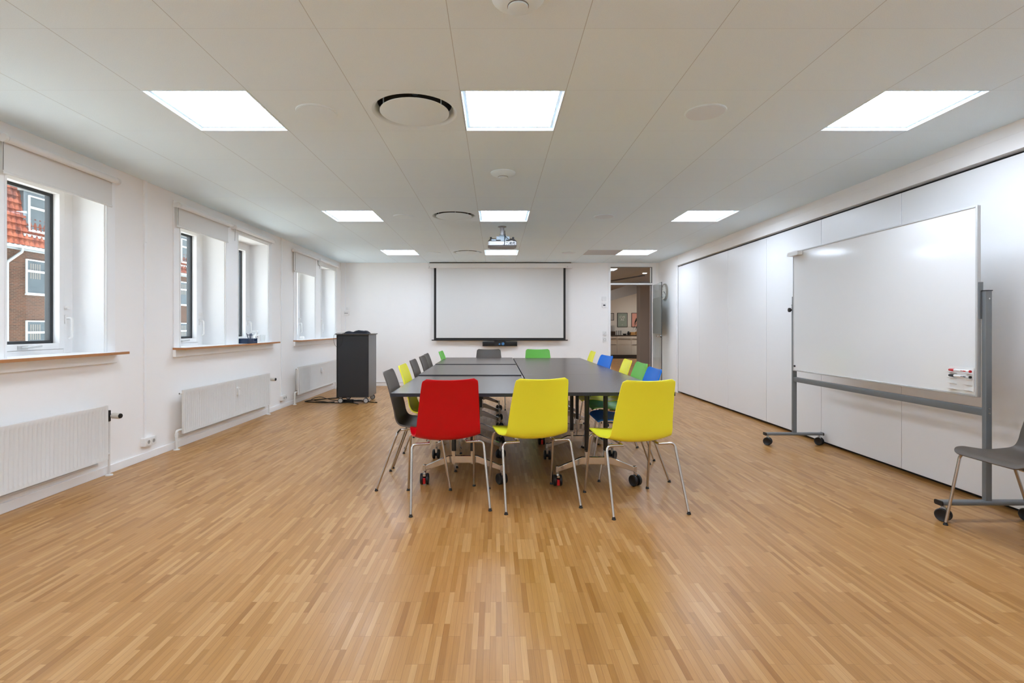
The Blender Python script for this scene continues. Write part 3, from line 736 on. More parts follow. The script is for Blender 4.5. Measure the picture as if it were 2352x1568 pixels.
# ------------------------------------------------------------ clock
cy, cz = 10.24, 1.915
t = thing('wall_clock', 'round metal rimmed wall clock right of the glass door', 'clock', (XR - 0.02, cy, cz - 0.16))
MB().lathe([(0.150, 0.0), (0.160, 0.004), (0.160, 0.035), (0.150, 0.042), (0.140, 0.040), (0.138, 0.030)], (XR, cy, cz), (-1, 0, 0), 48, cap=False).build('rim', 'clock_rim', t)
MB().lathe([(0.002, 0.029), (0.139, 0.029), (0.139, 0.0)], (XR, cy, cz), (-1, 0, 0), 48, cap=False).build('dial', 'clock_face', t)
mb = MB(); xf = XR - 0.030
for i in range(1, 13):
    a = i * PI / 6
    text_add(mb, str(i), 0.040, (xf, cy - math.sin(a) * 0.108, cz + math.cos(a) * 0.108), (0, -1, 0), (0, 0, 1), -0.0005 if False else 0.0008)
mb.build('numerals', 'black_plastic', t, smooth=False)
mb = MB()
for ang, ln, w in ((112, 0.075, 0.007), (128, 0.095, 0.005)):
    a = math.radians(ang); dy, dz = -math.sin(a), math.cos(a)
    mb.tube([(xf - 0.004, cy - dy * 0.015, cz - dz * 0.015), (xf - 0.004, cy + dy * ln, cz + dz * ln)], w / 2, 6)
mb.lathe([(0.008, 0), (0.008, 0.008)], (xf, cy, cz), (-1, 0, 0), 12)
mb.build('hands', 'black_plastic', t)

# ------------------------------------------------------------ caster
def caster_mesh(mb, x, y, zt, r=0.042, w=0.066, rz=0.0, brake=False, stem=True):
    """twin wheel caster, wheel centre height r; zt = top of the stem. materials 0 black 1 chrome 2 red"""
    old = mb.M
    R = Matrix.Translation((x, y, 0)) @ Matrix.Rotation(rz, 4, 'Z'); mb.M = (old @ R) if old is not None else R
    g = 0.010
    for s in (-1, 1):
        mb.mt(0).lathe([(r * 0.85, -0.0001), (r, 0.004), (r, w / 2 - g - 0.004), (r * 0.88, w / 2 - g), (r * 0.80, w / 2 - g - 0.002), (0.006, w / 2 - g - 0.004)], (s * g, 0, r), (s, 0, 0), 28)
    mb.mt(0).lathe([(r * 0.4, -g), (r * 0.4, g)], (0, 0, r), (1, 0, 0), 16)
    mb.mt(1).box(-g * 0.9, g * 0.9, -0.012, 0.012, r, r * 2 + 0.006)
    mb.mt(1).lathe([(0.013, 0), (0.013, 0.008), (0.006, 0.010), (0.006, max(0.012, zt - r * 2 - 0.004))], (0, 0, r * 2 + 0.004), (0, 0, 1), 14)
    if brake:
        mb.mt(1).box(-g * 0.9, g * 0.9, -r - 0.008, -0.008, r * 1.7, r * 2 + 0.004)
        mb.mt(2).box(-g * 0.95, g * 0.95, -r - 0.006, -r + 0.012, r * 0.35, r * 1.35)
    mb.M = old

# ------------------------------------------------------------ tables
def make_table():
    t = thing('conference_table', 'table', 'table')
    w, l = 0.503, 0.689; th = 0.025; zt = 0.735
    mb = MB(); mb.mt(0).box(-w, w, -l, l, zt - th, zt); mb.mi = [1, 0, 1, 1, 1, 1]
    mb.build('tabletop', ['table_laminate', 'table_edge'], t, local=True, smooth=False, bevel=0.0015)
    mb = MB(); mb.box(-0.09, -0.05, -0.45, 0.45, zt - th - 0.035, zt - th - 0.001); mb.box(0.05, 0.09, -0.45, 0.45, zt - th - 0.035, zt - th - 0.001); mb.build('rail', 'black_metal', t, local=True)
    for s in (-1, 1):
        y = s * 0.39
        for sx in (-1, 1):
            c = MB().tube([(sx * 0.072, y, 0.255), (sx * 0.072, y, zt - th - 0.002)], 0.0175, 16).build('column', 'black_metal', t, local=True)
            MB().tube([(sx * 0.072, y, 0.155), (sx * 0.072, y, 0.2575)], 0.0165, 16).build('sleeve', 'chrome', c, local=True)
        b = MB()
        pts = [(-0.29, 0.105), (-0.11, 0.163), (0.11, 0.163), (0.29, 0.105), (0.29, 0.142), (0.11, 0.218), (-0.11, 0.218), (-0.29, 0.142)]
        b.prism(pts, 'y', y + 0.013, y - 0.013)
        for sx in (-1, 1): b.lathe([(0.014, 0.098), (0.014, 0.148)], (sx * 0.297, y, 0), (0, 0, 1), 14)
        fb = b.build('foot_beam', 'chrome', t, local=True, bevel=0.003)
        for sx in (-1, 1):
            m2 = MB(); caster_mesh(m2, sx * 0.297, y - 0.01, 0.10, rz=(0.05 if sx < 0 else 0.55) * (1 if s < 0 else -1) + (PI if s > 0 else 0), brake=(sx < 0))
            m2.build('caster', ['black_plastic', 'chrome', 'red_brake'], fb, local=True)
    return t
tb = make_table()
lxc, rxc = -0.2525, 0.7665
TBL = [(lxc, 4.379, 0.000, 'dark laminate table at the near window-side corner, red chair in front'),
       (lxc, 5.720, 0.010, 'dark table in the middle of the window-side row'),
       (lxc, 7.115, 0.017, 'dark table at the far window-side end, grey chair behind it'),
       (rxc, 4.339, 0.012, 'dark laminate table at the near door-side corner, two yellow chairs in front'),
       (rxc, 5.719, 0.012, 'dark table in the middle of the door-side row'),
       (rxc, 7.099, 0.012, 'dark table at the far door-side end, green chair behind it')]
def lift(root, dz):
    for ch in root.children:
        if ch.name.startswith('tabletop') or ch.name.startswith('rail'): ch.location.z = dz
        if ch.name.startswith('column'): pass
for i, (x, y, dz, lb) in enumerate(TBL):
    r = tb if i == 0 else dup(tb, (x, y, 0), 0, lb)
    r.location = (x, y, 0); r['label'] = lb; r['group'] = 'dark tables pushed together'
    if i: lift(r, dz)
    if dz:
        for ch in r.children:
            if ch.name.startswith('column'):
                ch.scale.z = 1.0; ch.location.z = dz
                for g in ch.children: g.location.z = -dz

# ------------------------------------------------------------ chairs
def shell_mesh(matname):
    # profile (y, z) front edge -> top of back
    P = [(0.268, 0.450), (0.256, 0.462), (0.225, 0.468), (0.18, 0.465), (0.12, 0.456), (0.05, 0.446), (-0.02, 0.440), (-0.075, 0.441), (-0.115, 0.453), (-0.142, 0.478), (-0.158, 0.518), (-0.170, 0.57), (-0.186, 0.63), (-0.205, 0.70), (-0.230, 0.78), (-0.262, 0.862)]
    P = [(v.x, v.y) for v in spline([(a, b, 0) for a, b in P], 4)]
    n = len(P); s = [0]
    for i in range(1, n): s.append(s[-1] + math.hypot(P[i][0] - P[i - 1][0], P[i][1] - P[i - 1][1]))
    T = s[-1]; U = 24; vs = []; fs = []
    def halfw(d):
        f = d / T
        pts = [(0, 0.232), (0.12, 0.240), (0.3, 0.236), (0.45, 0.225), (0.55, 0.216), (0.75, 0.202), (1, 0.182)]
        for (a, wa), (b, wb) in zip(pts, pts[1:]):
            if f <= b: w = wa + (wb - wa) * (f - a) / (b - a); break
        r1 = 0.028; dt = T - d
        if dt < r1: w -= r1 - math.sqrt(max(0, r1 * r1 - (r1 - dt) ** 2))
        r2 = 0.085
        if d < r2: w -= (r2 - math.sqrt(max(0, r2 * r2 - (r2 - d) ** 2))) * 0.85
        return w
    for i in range(n):
        y, z = P[i]; w = halfw(s[i])
        a = P[max(i - 1, 0)]; b = P[min(i + 1, n - 1)]; ty, tz = b[0] - a[0], b[1] - a[1]; l = math.hypot(ty, tz); ty /= l; tz /= l
        ny, nz = tz, -ty     # towards the sitter (up on seat, forward on back)
        f = s[i] / T
        curl = 0.016 + 0.009 * min(1, max(0, (f - 0.45) / 0.2))
        if f < 0.12: curl = 0.004 + 0.012 * f / 0.12
        for j in range(U + 1):
            u = -1 + 2 * j / U
            # denser toward the edges
            uu = math.sin(u * PI / 2)
            c = curl * abs(uu) ** 2.1
            if 0.25 < f < 0.60: c += 0.016 * abs(uu) ** 2.5 * (0.5 + 0.5 * math.cos(PI * (f - 0.425) / 0.175))
            vs.append((uu * w, y + ny * c, z + nz * c))
    for i in range(n - 1):
        for j in range(U):
            a = i * (U + 1) + j; fs.append((a, a + 1, a + U + 2, a + U + 1))
    me = bpy.data.meshes.new('seat_shell'); me.from_pydata(vs, [], fs); me.materials.append(MATS[matname])
    for p in me.polygons: p.use_smooth = True
    me.update(); return me
SH = {k: shell_mesh(k + '_plastic') for k in ('red', 'yellow', 'taupe', 'blue', 'green')}
def make_chair():
    t = thing('stacking_chair', 'chair', 'chair')
    o = bpy.data.objects.new('seat_shell', SH['red']); COL.objects.link(o); o.parent = t
    m = o.modifiers.new('solid', 'SOLIDIFY'); m.thickness = 0.009; m.offset = 0
    b = o.modifiers.new('bevel', 'BEVEL'); b.width = 0.003; b.segments = 2; b.limit_method = 'ANGLE'; b.angle_limit = 1.0
    r = 0.0085
    mb = MB(); zt = 0.436
    for s in (-1, 1):
        mb.tube([(s * 0.128, 0.198, 0.441), (s * 0.128, -0.118, 0.427)], r * 0.95, 10)
        for yy, zz in ((0.12, 0.437), (-0.05, 0.430)): mb.box(s * 0.128 - 0.014, s * 0.128 + 0.014, yy - 0.012, yy + 0.012, zz, zz + 0.018)
    mb.tube([(-0.13, 0.06, 0.434), (0.13, 0.06, 0.434)], r * 0.9, 10)
    mb.build('frame', 'steel_leg', t, local=True)
    for s in (-1, 1):
        for (fy, fx, by, bx, zt) in ((0.275, 0.247, 0.198, 0.232, 0.441), (-0.270, 0.258, -0.118, 0.243, 0.427)):
            path = fillet([(s * 0.125, by + (0.0), zt), (s * bx, by, zt), (s * fx, fy, 0.006)], 0.035, 8)
            l = MB().tube(path, r, 12).build('leg', 'steel_leg', t, local=True)
            MB().lathe([(0.013, 0), (0.0135, 0.004), (0.010, 0.010), (0.0095, 0.018)], (s * fx, fy, 0), (0, 0, 1), 16).build('foot_cap', 'black_plastic', l, local=True)
    return t
# local forward is +Y
CH = [('red', -0.348, 3.605, 12.4, 'glossy red plastic chair at the near end of the tables'),
      ('yellow', 0.253, 3.652, 13.6, 'yellow plastic chair between the red chair and the other near yellow chair'),
      ('yellow', 0.943, 3.552, 10.7, 'yellow plastic chair at the near right corner, rightmost at the near table end'),
      ('taupe', -0.612, 4.070, -90, 'dark grey chair on the window side nearest the camera, beside the red chair'),
      ('yellow', -0.610, 4.680, -90, 'yellow chair on the window side, between dark grey chairs'),
      ('taupe', -0.630, 5.390, -90, 'grey chair on the window side just beyond the side yellow chair'),
      ('taupe', -0.635, 6.080, -90, 'grey window-side chair, nearer of the two whose backs overlap'),
      ('taupe', -0.655, 6.620, -90, 'grey window-side chair, farther of the two whose backs overlap'),
      ('green', -0.545, 7.330, -92, 'green chair on the window side at the far end'),
      ('taupe', -0.111, 7.800, 180, 'grey chair facing the camera at the far end, under the video bar'),
      ('green', 0.650, 7.800, 180, 'green chair facing the camera at the far end of the tables'),
      ('blue', 1.082, 4.285, 90, 'blue chair on the door side nearest the camera, behind the yellow chair'),
      ('green', 1.155, 4.920, 91, 'pale green chair on the door side between blue and yellow chairs'),
      ('yellow', 1.150, 5.430, 88, 'yellow door-side chair between the green chair and the farther blue chair'),
      ('blue', 1.110, 6.200, 101, 'blue chair on the door side, turned slightly, farther of the two blue ones'),
      ('yellow', 1.140, 7.320, 89, 'yellow chair on the door side at the far end of the tables'),
      ('taupe', 3.020, 2.905, 90, 'grey chair at the right picture edge in front of the whiteboard stand')]
ch0 = make_chair()
for i, (c, x, y, a, lb) in enumerate(CH):
    rz = math.radians(a)
    if i == 0: ch0.location = (x, y, 0); ch0.rotation_euler.z = rz; ch0['label'] = lb; ch0['group'] = 'plastic shell chairs with steel legs'
    else: dup(ch0, (x, y, 0), rz, lb, swap={'seat_shell': SH[c]})

# ------------------------------------------------------------ whiteboard
wx_, y0, y1 = 3.052, 3.22, 5.30
t = thing('mobile_whiteboard', 'large whiteboard on a grey wheeled stand beside the partition wall', 'whiteboard', (wx_, (y0 + y1) / 2, 0))
bx0 = 3.028; ba, bb, bz0, bz1 = 3.245, 5.262, 0.766, 1.976
MB().box(bx0, bx0 + 0.018, ba + 0.01, bb - 0.01, bz0 + 0.01, bz1 - 0.01).build('board', 'whiteboard_enamel', t)
mb = MB(); f0, f1 = bx0 - 0.004, bx0 + 0.021
mb.box(f0, f1, ba, ba + 0.014, bz0, bz1); mb.box(f0, f1, bb - 0.014, bb, bz0, bz1); mb.box(f0, f1, ba + 0.014, bb - 0.014, bz0, bz0 + 0.014); mb.box(f0, f1, ba + 0.014, bb - 0.014, bz1 - 0.014, bz1)
mb.build('board_frame', 'light_aluminium', t, bevel=0.003)
for yy in (y0, y1):
    p = MB().rbox(wx_ - 0.010, wx_ + 0.030, yy - 0.014, yy + 0.014, 0.125, 1.433, 0.004, 'z').build('post', 'grey_steel', t)
    mb = MB()
    for z in (0.672, 0.700) if yy == y0 else (0.672,):
        mb.lathe([(0.006, 0), (0.0055, 0.003), (0.003, 0.004)], (wx_ + 0.010, yy - 0.014, z), (0, -1, 0), 12)
    mb.lathe([(0.006, 0), (0.0055, 0.003)], (wx_ + 0.010, yy - 0.014, 1.385), (0, -1, 0), 12)
    mb.build('bolt', 'chrome', p)
    MB().box(wx_ - 0.012, wx_ + 0.032, yy - 0.016, yy + 0.016, 1.433, 1.438).build('post_cap', 'black_plastic', p)
    mb = MB(); mb.rbox(2.765, 3.345, yy - 0.028, yy + 0.028, 0.102, 0.128, 0.01, 'x'); mb.M = None
    fb = mb.build('foot', 'grey_steel', t)
    MB().rbox(2.757, 2.766, yy - 0.030, yy + 0.030, 0.100, 0.130, 0.01, 'x').build('end_cap', 'black_plastic', fb); MB().rbox(3.344, 3.352, yy - 0.030, yy + 0.030, 0.100, 0.130, 0.01, 'x').build('end_cap', 'black_plastic', fb)
    for xx, rz in ((2.79, 0.5), (3.318, 0.2)):
        mb = MB(); caster_mesh(mb, xx, yy, 0.10, r=0.040, w=0.05, rz=rz if yy == y0 else rz + 0.3)
        mb.build('caster', ['black_plastic', 'light_aluminium', 'red_brake'], fb)
sy = lambda y, s: y + s * 0.0
MB().box(bx0 + 0.002, wx_ + 0.001, y0 + 0.0145, y0 + 0.026, 1.26, 1.49).build('pivot_bracket', 'grey_steel', t); MB().box(bx0 + 0.002, wx_ + 0.001, y1 - 0.04, y1 - 0.0145, 1.28, 1.52).build('pivot_bracket', 'grey_steel', t)
mb = MB(); mb.lathe([(0.008, 0), (0.008, 0.02), (0.022, 0.021), (0.022, 0.036), (0.015, 0.04)], (wx_ - 0.010, y1, 1.385), (-1, 0, 0), 14); mb.build('knob', 'black_plastic', t)
MB().rbox(wx_ - 0.006, wx_ + 0.026, y0 + 0.014, y1 - 0.014, 0.652, 0.700, 0.004, 'y').build('crossbar', 'grey_steel', t)
MB().lathe([(0.009, 0), (0.009, 0.012)], (bx0, bb - 0.035, bz0 + 0.05), (-1, 0, 0), 12).build('stop_button', 'black_plastic', t)
MB().rbox(bx0 - 0.055, bx0 - 0.006, 5.09, 5.27, 1.925, 1.965, 0.005, 'x').build('board_eraser', 'white_plastic', label='small white eraser block at the top left corner of the whiteboard', category='eraser')
t = thing('marker_holder', 'clear pen holder with ledges on the lower right of the whiteboard', 'pen holder', (bx0 - 0.02, 3.36, 0.80))
MB().box(bx0 - 0.0055, bx0 - 0.0045, 3.265, 3.445, 0.800, 0.950).build('back_plate', 'white_plastic', t)
for i in range(4):
    z = 0.915 - i * 0.036
    for ya_, yb_ in ((3.275, 3.315), (3.385, 3.435)):
        mb = MB(); mb.add([(bx0 - 0.006, ya_, z - 0.010), (bx0 - 0.006, yb_, z - 0.010), (bx0 - 0.036, yb_, z - 0.002), (bx0 - 0.036, ya_, z - 0.002),
                (bx0 - 0.006, ya_, z - 0.008), (bx0 - 0.006, yb_, z - 0.008), (bx0 - 0.036, yb_, z), (bx0 - 0.036, ya_, z)],
               [(0, 1, 2, 3), (7, 6, 5, 4), (0, 4, 5, 1), (1, 5, 6, 2), (2, 6, 7, 3), (3, 7, 4, 0)])
        mb.build('ledge', 'white_plastic', t, smooth=False)
def marker(z, m, lb):
    t = thing('whiteboard_marker', lb, 'marker', (bx0 - 0.022, 3.35, z - 0.009))
    x = bx0 - 0.022
    MB().tube([(x, 3.275, z), (x, 3.385, z)], 0.0085, 14).build('barrel', 'white_plastic', t)
    mb = MB(); mb.lathe([(0.0092, 0), (0.0088, 0.034), (0.0065, 0.040)], (x, 3.385, z), (0, 1, 0), 14); mb.build('cap', m, t)
    mb = MB(); mb.lathe([(0.0088, 0), (0.0080, 0.007)], (x, 3.2755, z), (0, -1, 0), 14); mb.build('end_plug', m, t)
    mb = MB(); mb.box(x - 0.0092, x - 0.0086, 3.295, 3.318, z - 0.003, z + 0.003); mb.box(x - .0092, x - .0086, 3.322, 3.330, z - 0.002, z + 0.003); mb.build('print', m if m != 'black_plastic' else 'dark_gasket', t)
marker(0.926, 'red_brake', 'white board marker with a red cap in the clear holder')
marker(0.890, 'black_plastic', 'white board marker with a black cap under the red-capped one')

# ------------------------------------------------------------ black cart
cx0, cx1, cy0, cy1 = -2.53, -2.02, 8.20, 8.72
t = thing('media_cart', 'tall black equipment cabinet on wheels in front of the far radiator', 'cabinet', ((cx0 + cx1) / 2, (cy0 + cy1) / 2, 0))
mb = MB(); mb.mt(1).box(cx0, cx1, cy0 + 0.004, cy1, 0.095, 1.085); mb.build('cabinet_body', ['cart_front', 'cart_side_sheen'], t, bevel=0.003)
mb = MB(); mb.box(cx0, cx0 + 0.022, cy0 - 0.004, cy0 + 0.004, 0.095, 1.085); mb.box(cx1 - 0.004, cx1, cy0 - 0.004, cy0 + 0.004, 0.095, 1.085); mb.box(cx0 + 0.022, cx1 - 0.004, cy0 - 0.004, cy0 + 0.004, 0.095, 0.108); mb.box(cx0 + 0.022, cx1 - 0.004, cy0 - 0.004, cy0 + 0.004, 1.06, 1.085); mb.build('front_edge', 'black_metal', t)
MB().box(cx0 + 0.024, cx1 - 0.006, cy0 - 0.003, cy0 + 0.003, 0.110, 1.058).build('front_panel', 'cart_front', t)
mb = MB(); mb.add([(cx0 - 0.02, cy0 - 0.03, 1.100), (cx1 + 0.02, cy0 - 0.03, 1.100), (cx1 + 0.02, cy1 + 0.02, 1.100), (cx0 - 0.02, cy1 + 0.02, 1.100),
                   (cx0, cy0 - 0.006, 1.086), (cx1, cy0 - 0.006, 1.086), (cx1, cy1, 1.086), (cx0, cy1, 1.086)], [(3, 2, 1, 0)[::-1], (7, 6, 5, 4), (0, 4, 5, 1), (1, 5, 6, 2), (2, 6, 7, 3), (3, 7, 4, 0)])
mb.box(cx0 - 0.02, cx1 + 0.02, cy0 - 0.03, cy1 + 0.02, 1.1002, 1.108); mb.build('top_board', 'cart_side_sheen', t, smooth=False)
for xx in (cx0 + 0.055, cx1 - 0.05):
    for yy in (cy0 + 0.03, cy1 - 0.05):
        mb = MB()
        mb.mt(0).lathe([(0.036, -0.012), (0.042, -0.010), (0.042, 0.010), (0.036, 0.012)], (xx, yy, 0.042), (0, 1, 0), 28)
        mb.mt(1).lathe([(0.002, -0.0135), (0.033, -0.0135), (0.033, 0.0135)], (xx, yy, 0.042), (0, 1, 0), 28)
        mb.mt(1).box(xx - 0.018, xx + 0.018, yy - 0.016, yy + 0.016, 0.086, 0.0945).box(xx - 0.006, xx + 0.006, yy + 0.013, yy + 0.017, 0.04, 0.088)
        mb.build('caster', ['black_plastic', 'light_aluminium'], t)
# folded dark equipment on top
def lumpy(name, x0, x1, y0, y1, z0, hts, m, lb, cat):
    mb = MB(); nx, ny = 22, 10; vs = []; fs = []
    rr = random.Random(3)
    for j in range(ny + 1):
        for i in range(nx + 1):
            u = i / nx; v = j / ny
            hh = 0; 
            k = u * (len(hts) - 1); a = int(min(k, len(hts) - 2)); hh = hts[a] + (hts[a + 1] - hts[a]) * (k - a)
            e = min(1, 6 * min(u, 1 - u)) ** .4 * min(1, 4 * min(v, 1 - v)) ** .5 if 0 < u < 1 and 0 < v < 1 else 0
            vs.append((x0 + (x1 - x0) * u + rr.uniform(-.003, .003), y0 + (y1 - y0) * v + rr.uniform(-.006, .006), z0 + 0.001 + hh * e * rr.uniform(.88, 1.0)))
    for j in range(ny):
        for i in range(nx): a = j * (nx + 1) + i; fs.append((a, a + 1, a + nx + 2, a + nx + 1))
    n0 = len(vs); vs += [(v[0], v[1], z0) for v in vs]
    per = [i for i in range(nx)] + [j * (nx + 1) + nx for j in range(ny)] + [ny * (nx + 1) + i for i in range(nx, 0, -1)] + [j * (nx + 1) for j in range(ny, 0, -1)]
    for a, b in zip(per, per[1:] + per[:1]): fs.append((b, a, a + n0, b + n0))
    mb.add(vs, fs); return mb.build(name, m, label=lb, category=cat, ang=80)
lumpy('folded_bag', -2.43, -2.035, 8.24, 8.42, 1.108, [0.05, 0.045, 0.035, 0.025, 0.045, 0.055, 0.05, 0.045, 0.055, 0.045], 'navy_cloth', 'flat folded dark bag lying on top of the black cart', 'bag')
mb = MB()
mb.tube(spline([(-2.38, 8.26, 1.118), (-2.46, 8.22, 1.122), (-2.535, 8.20, 1.112), (-2.562, 8.165, 1.07), (-2.555, 8.165, 0.96), (-2.52, 8.175, 0.90), (-2.46, 8.185, 0.92), (-2.43, 8.182, 1.0), (-2.425, 8.168, 1.07), (-2.43, 8.165, 1.11), (-2.39, 8.22, 1.118)]), 0.0022, 6)
mb.build('thin_cable', 'cable_rubber', label='thin dark cable looping over the front edge of the black cart', category='cable')
mb = MB()
z = 0.0085
mb.tube(spline([(-2.60, 8.32, z), (-2.72, 8.25, z), (-2.95, 8.30, z), (-3.09, 8.36, z + .0), (-3.04, 8.52, z), (-2.85, 8.68, z), (-2.70, 8.78, z), (-2.56, 8.85, z)]), 0.0085, 8)
mb.build('floor_cable', 'cable_rubber', label='thick black cable lying in a wide loop on the floor left of the cart', category='cable')
mb = MB()
mb.tube(spline([(-2.16, 8.10, 0.006), (-2.35, 8.28, 0.006), (-2.55, 8.22, 0.006), (-2.75, 8.20, 0.03), (-2.90, 8.28, 0.035), (-3.00, 8.42, 0.04), (-2.92, 8.56, 0.055), (-2.80, 8.50, 0.04), (-2.66, 8.40, 0.028), (-2.50, 8.45, 0.006), (-2.25, 8.5, 0.006), (-2.02, 8.32, 0.006), (-1.93, 8.27, 0.006)]), 0.006, 8)
mb.tube([(-1.935, 8.275, 0.008), (-1.90, 8.25, 0.008)], 0.009, 8)
mb.build('floor_cable', 'cable_rubber', label='tangled thinner black cable running under the cart to a plug on its right', category='cable')
MB().rbox(-2.47, -2.30, 8.30, 8.36, 0.0, 0.045, 0.008, 'z').build('power_strip', 'black_plastic', label='black power block on the floor under the black cart', category='power strip')

# ------------------------------------------------------------ things on the sills
def sill_px(xp, Y): return Y
t = thing('desk_tray', 'dark blue open tray on the window sill by the pen cup', 'tray', (-3.17, 6.58, 1.0045))
x0, x1, ya_, yb_, z0 = -3.285, -3.085, 6.43, 6.68, 1.0045
mb = MB(); mb.box(x0, x1, ya_, yb_, z0, z0 + 0.004); mb.box(x0, x0 + 0.004, ya_, yb_, z0, z0 + 0.06); mb.box(x0, x1, ya_, ya_ + 0.004, z0, z0 + 0.06); mb.box(x0, x1, yb_ - 0.004, yb_, z0, z0 + 0.06)
mb.box(x1 - 0.004, x1, ya_, yb_ - 0.09, z0, z0 + 0.06); mb.box(x1 - .004, x1, yb_ - .09, yb_, z0, z0 + 0.028)
mb.build('tray_body', 'navy_plastic', t, bevel=0.002)
MB().box(x0 + 0.02, x1 - 0.01, ya_ + 0.05, yb_ - 0.03, z0 + 0.005, z0 + 0.012).build('note_pad', 'white_plastic', label='white note pad lying in the dark blue tray', category='note pad')
t = thing('pen_cup', 'clear pen cup with a dark rim behind the blue tray', 'pen cup', (-3.21, 6.735, 1.0045))
cx, cy = -3.21, 6.735
MB().lathe([(0.034, 0), (0.036, 0.105), (0.034, 0.105), (0.032, 0.003)], (cx, cy, 1.0045), (0, 0, 1), 24, cap=False).build('cup', 'clear_plastic', t)
mb = MB(); mb.lathe([(0.037, 0.100), (0.038, 0.108), (0.034, 0.108), (0.034, 0.100)], (cx, cy, 1.0045), (0, 0, 1), 24, cap=False); mb.lathe([(0.034, 0.0), (0.034, 0.004)], (cx, cy, 1.0045), (0, 0, 1), 24); mb.build('rim', 'navy_plastic', t)
for i, (dx, dy, tx2, ty2) in enumerate(((0.0, 0.0, -0.03, -0.022), (0.004, 0.01, 0.006, 0.018), (0.010, -0.002, 0.016, 0.006), (-0.006, 0.004, -0.012, 0.028))):
    MB().tube([(cx + dx, cy + dy, 1.010), (cx + tx2, cy + ty2, 1.125), (cx + tx2 * 1.08, cy + ty2 * 1.08, 1.132)], [0.0045, 0.0045, 0.002], 8).build('pen', 'navy_plastic', label='dark blue pen standing in the clear pen cup', category='pen', group='pens in the pen cup')
t = thing('soap_dispenser', 'white pump bottle with a printed front on the middle window sill', 'bottle', (-3.255, 7.03, 1.0045))
cx, cy = -3.255, 7.03
MB().lathe([(0.040, 0), (0.043, 0.004), (0.043, 0.085), (0.036, 0.097), (0.014, 0.104)], (cx, cy, 1.0045), (0, 0, 1), 28).build('bottle', 'white_plastic', t)
mb = MB(); mb.lathe([(0.018, 0.100), (0.018, 0.125), (0.006, 0.128), (0.006, 0.148)], (cx, cy, 1.0045), (0, 0, 1), 20); mb.rbox(cx - 0.055, cx + 0.012, cy - 0.012, cy + 0.012, 1.150, 1.162, 0.004, 'x'); mb.build('pump', 'white_plastic', t)
mb = MB(); 
for (a, b, w, h) in ((0.012, 0.075, 0.010, 0.012), (0.012, 0.055, 0.012, 0.006), (-0.012, 0.070, 0.004, 0.016), (-0.004, 0.055, 0.004, 0.018)):
    ang = -1.15 + a * 20; mb.box(cx + 0.0432 * math.cos(ang) - 0.002, cx + 0.0432 * math.cos(ang) + 0.002, cy + 0.0432 * math.sin(ang) - w / 2, cy + 0.0432 * math.sin(ang) + w / 2, 1.0045 + b - h / 2, 1.0045 + b + h / 2)
mb.build('print', 'black_plastic', t)
t = thing('glass_carafe', 'clear drinking glass beside the white pump bottle on the sill', 'glass', (-3.23, 7.15, 1.0045))
MB().lathe([(0.030, 0.002), (0.036, 0.10), (0.034, 0.10), (0.028, 0.006)], (-3.23, 7.15, 1.0045), (0, 0, 1), 24, cap=False).build('glass_body', 'clear_plastic', t)
t = thing('desk_fan', 'white phone stand', 'x', (0, 0, 0)) if False else None
MB().lathe([(0.04, 0), (0.045, 0.006), (0.045, 0.035), (0.035, 0.05), (0.01, 0.052)], (-3.36, 8.95, 1.004), (0, 0, 1), 24).build('speaker_puck', 'white_plastic', label='small round white device on the sill of the window beside the cart', category='device')

# ------------------------------------------------------------ hall beyond the door
hx0, hx1, hy0, hy1, hz = 1.2, 8.2, YB + 0.15, 21.4, 2.72
MB().box(hx0 - 0.1, hx0, hy0, hy1, 0, hz).build('wall_hall_left', 'hall_wall', kind='structure', label='left wall of the room beyond the door')
MB().box(hx1, hx1 + 0.1, hy0, hy1, 0, hz).build('wall_hall_right', 'hall_wall', kind='structure', label='right wall of the room beyond the door')
MB().box(hx0 - .1, hx1 + .1, hy1, hy1 + 0.1, 0, hz).build('wall_hall_back', 'hall_wall', kind='structure', label='pale kitchen wall seen through the door')
MB().box(XR + 0.25, hx1 + 0.1, hy0 - 0.1, hy0, 0, hz + .1).build('wall_hall_front', 'hall_wall', kind='structure', label='near wall of the room beyond the door')
MB().box(hx0 - .1, hx1 + .1, hy0, hy1 + .1, hz, hz + 0.1).build('ceiling_hall', 'hall_ceiling', kind='structure', label='grey-brown ceiling of the room beyond the door')
MB().box(4.745, 5.75, 16.98, 17.40, 0, hz).build('wall_pillar', 'hall_pillar', kind='structure', label='grey-brown pillar seen through the door')
mb = MB(); mb.prism([(2.0, 1.60), (5.9, 2.67), (5.9, 2.715), (4.7, 2.715), (2.0, 1.85)], 'y', 17.7, 17.45); mb.build('trim_beam', 'hall_beam', kind='structure', label='sloping grey beam beyond the door')
t = thing('kitchen_cabinet', 'low white kitchen cabinet run seen through the open door', 'cabinet', (5.2, 21.1, 0))
MB().box(3.7, 6.7, 20.86, 21.39, 0.10, 0.86).build('body', 'cabinet_white', t)
MB().box(3.7, 6.7, 20.90, 21.35, 0.0, 0.10).build('plinth', 'plinth_dark', t)
for i in range(5):
    xa = 4.886 - 0.575 + i * 0.575 - 0.575
    for (za, zb) in ((0.125, 0.515), (0.53, 0.745), (0.765, 0.855)) if i % 2 == 0 else ((0.125, 0.515), (0.525, 0.745), (0.765, 0.855)):
        MB().box(xa + 0.006, xa + 0.569, 20.835, 20.858, za, zb).build('drawer', 'cabinet_white', t, bevel=0.002)
mb = MB()
for i in range(5):
    xa = 4.886 - 0.575 + i * 0.575 - 0.575
    mb.box(xa + 0.05, xa + 0.525, 20.80, 20.84, 0.738, 0.750)
    if i != 2: mb.box(xa + 0.05, xa + 0.525, 20.80, 20.84, 0.508, 0.520)
mb.build('handle_strip', 'plinth_dark', t)
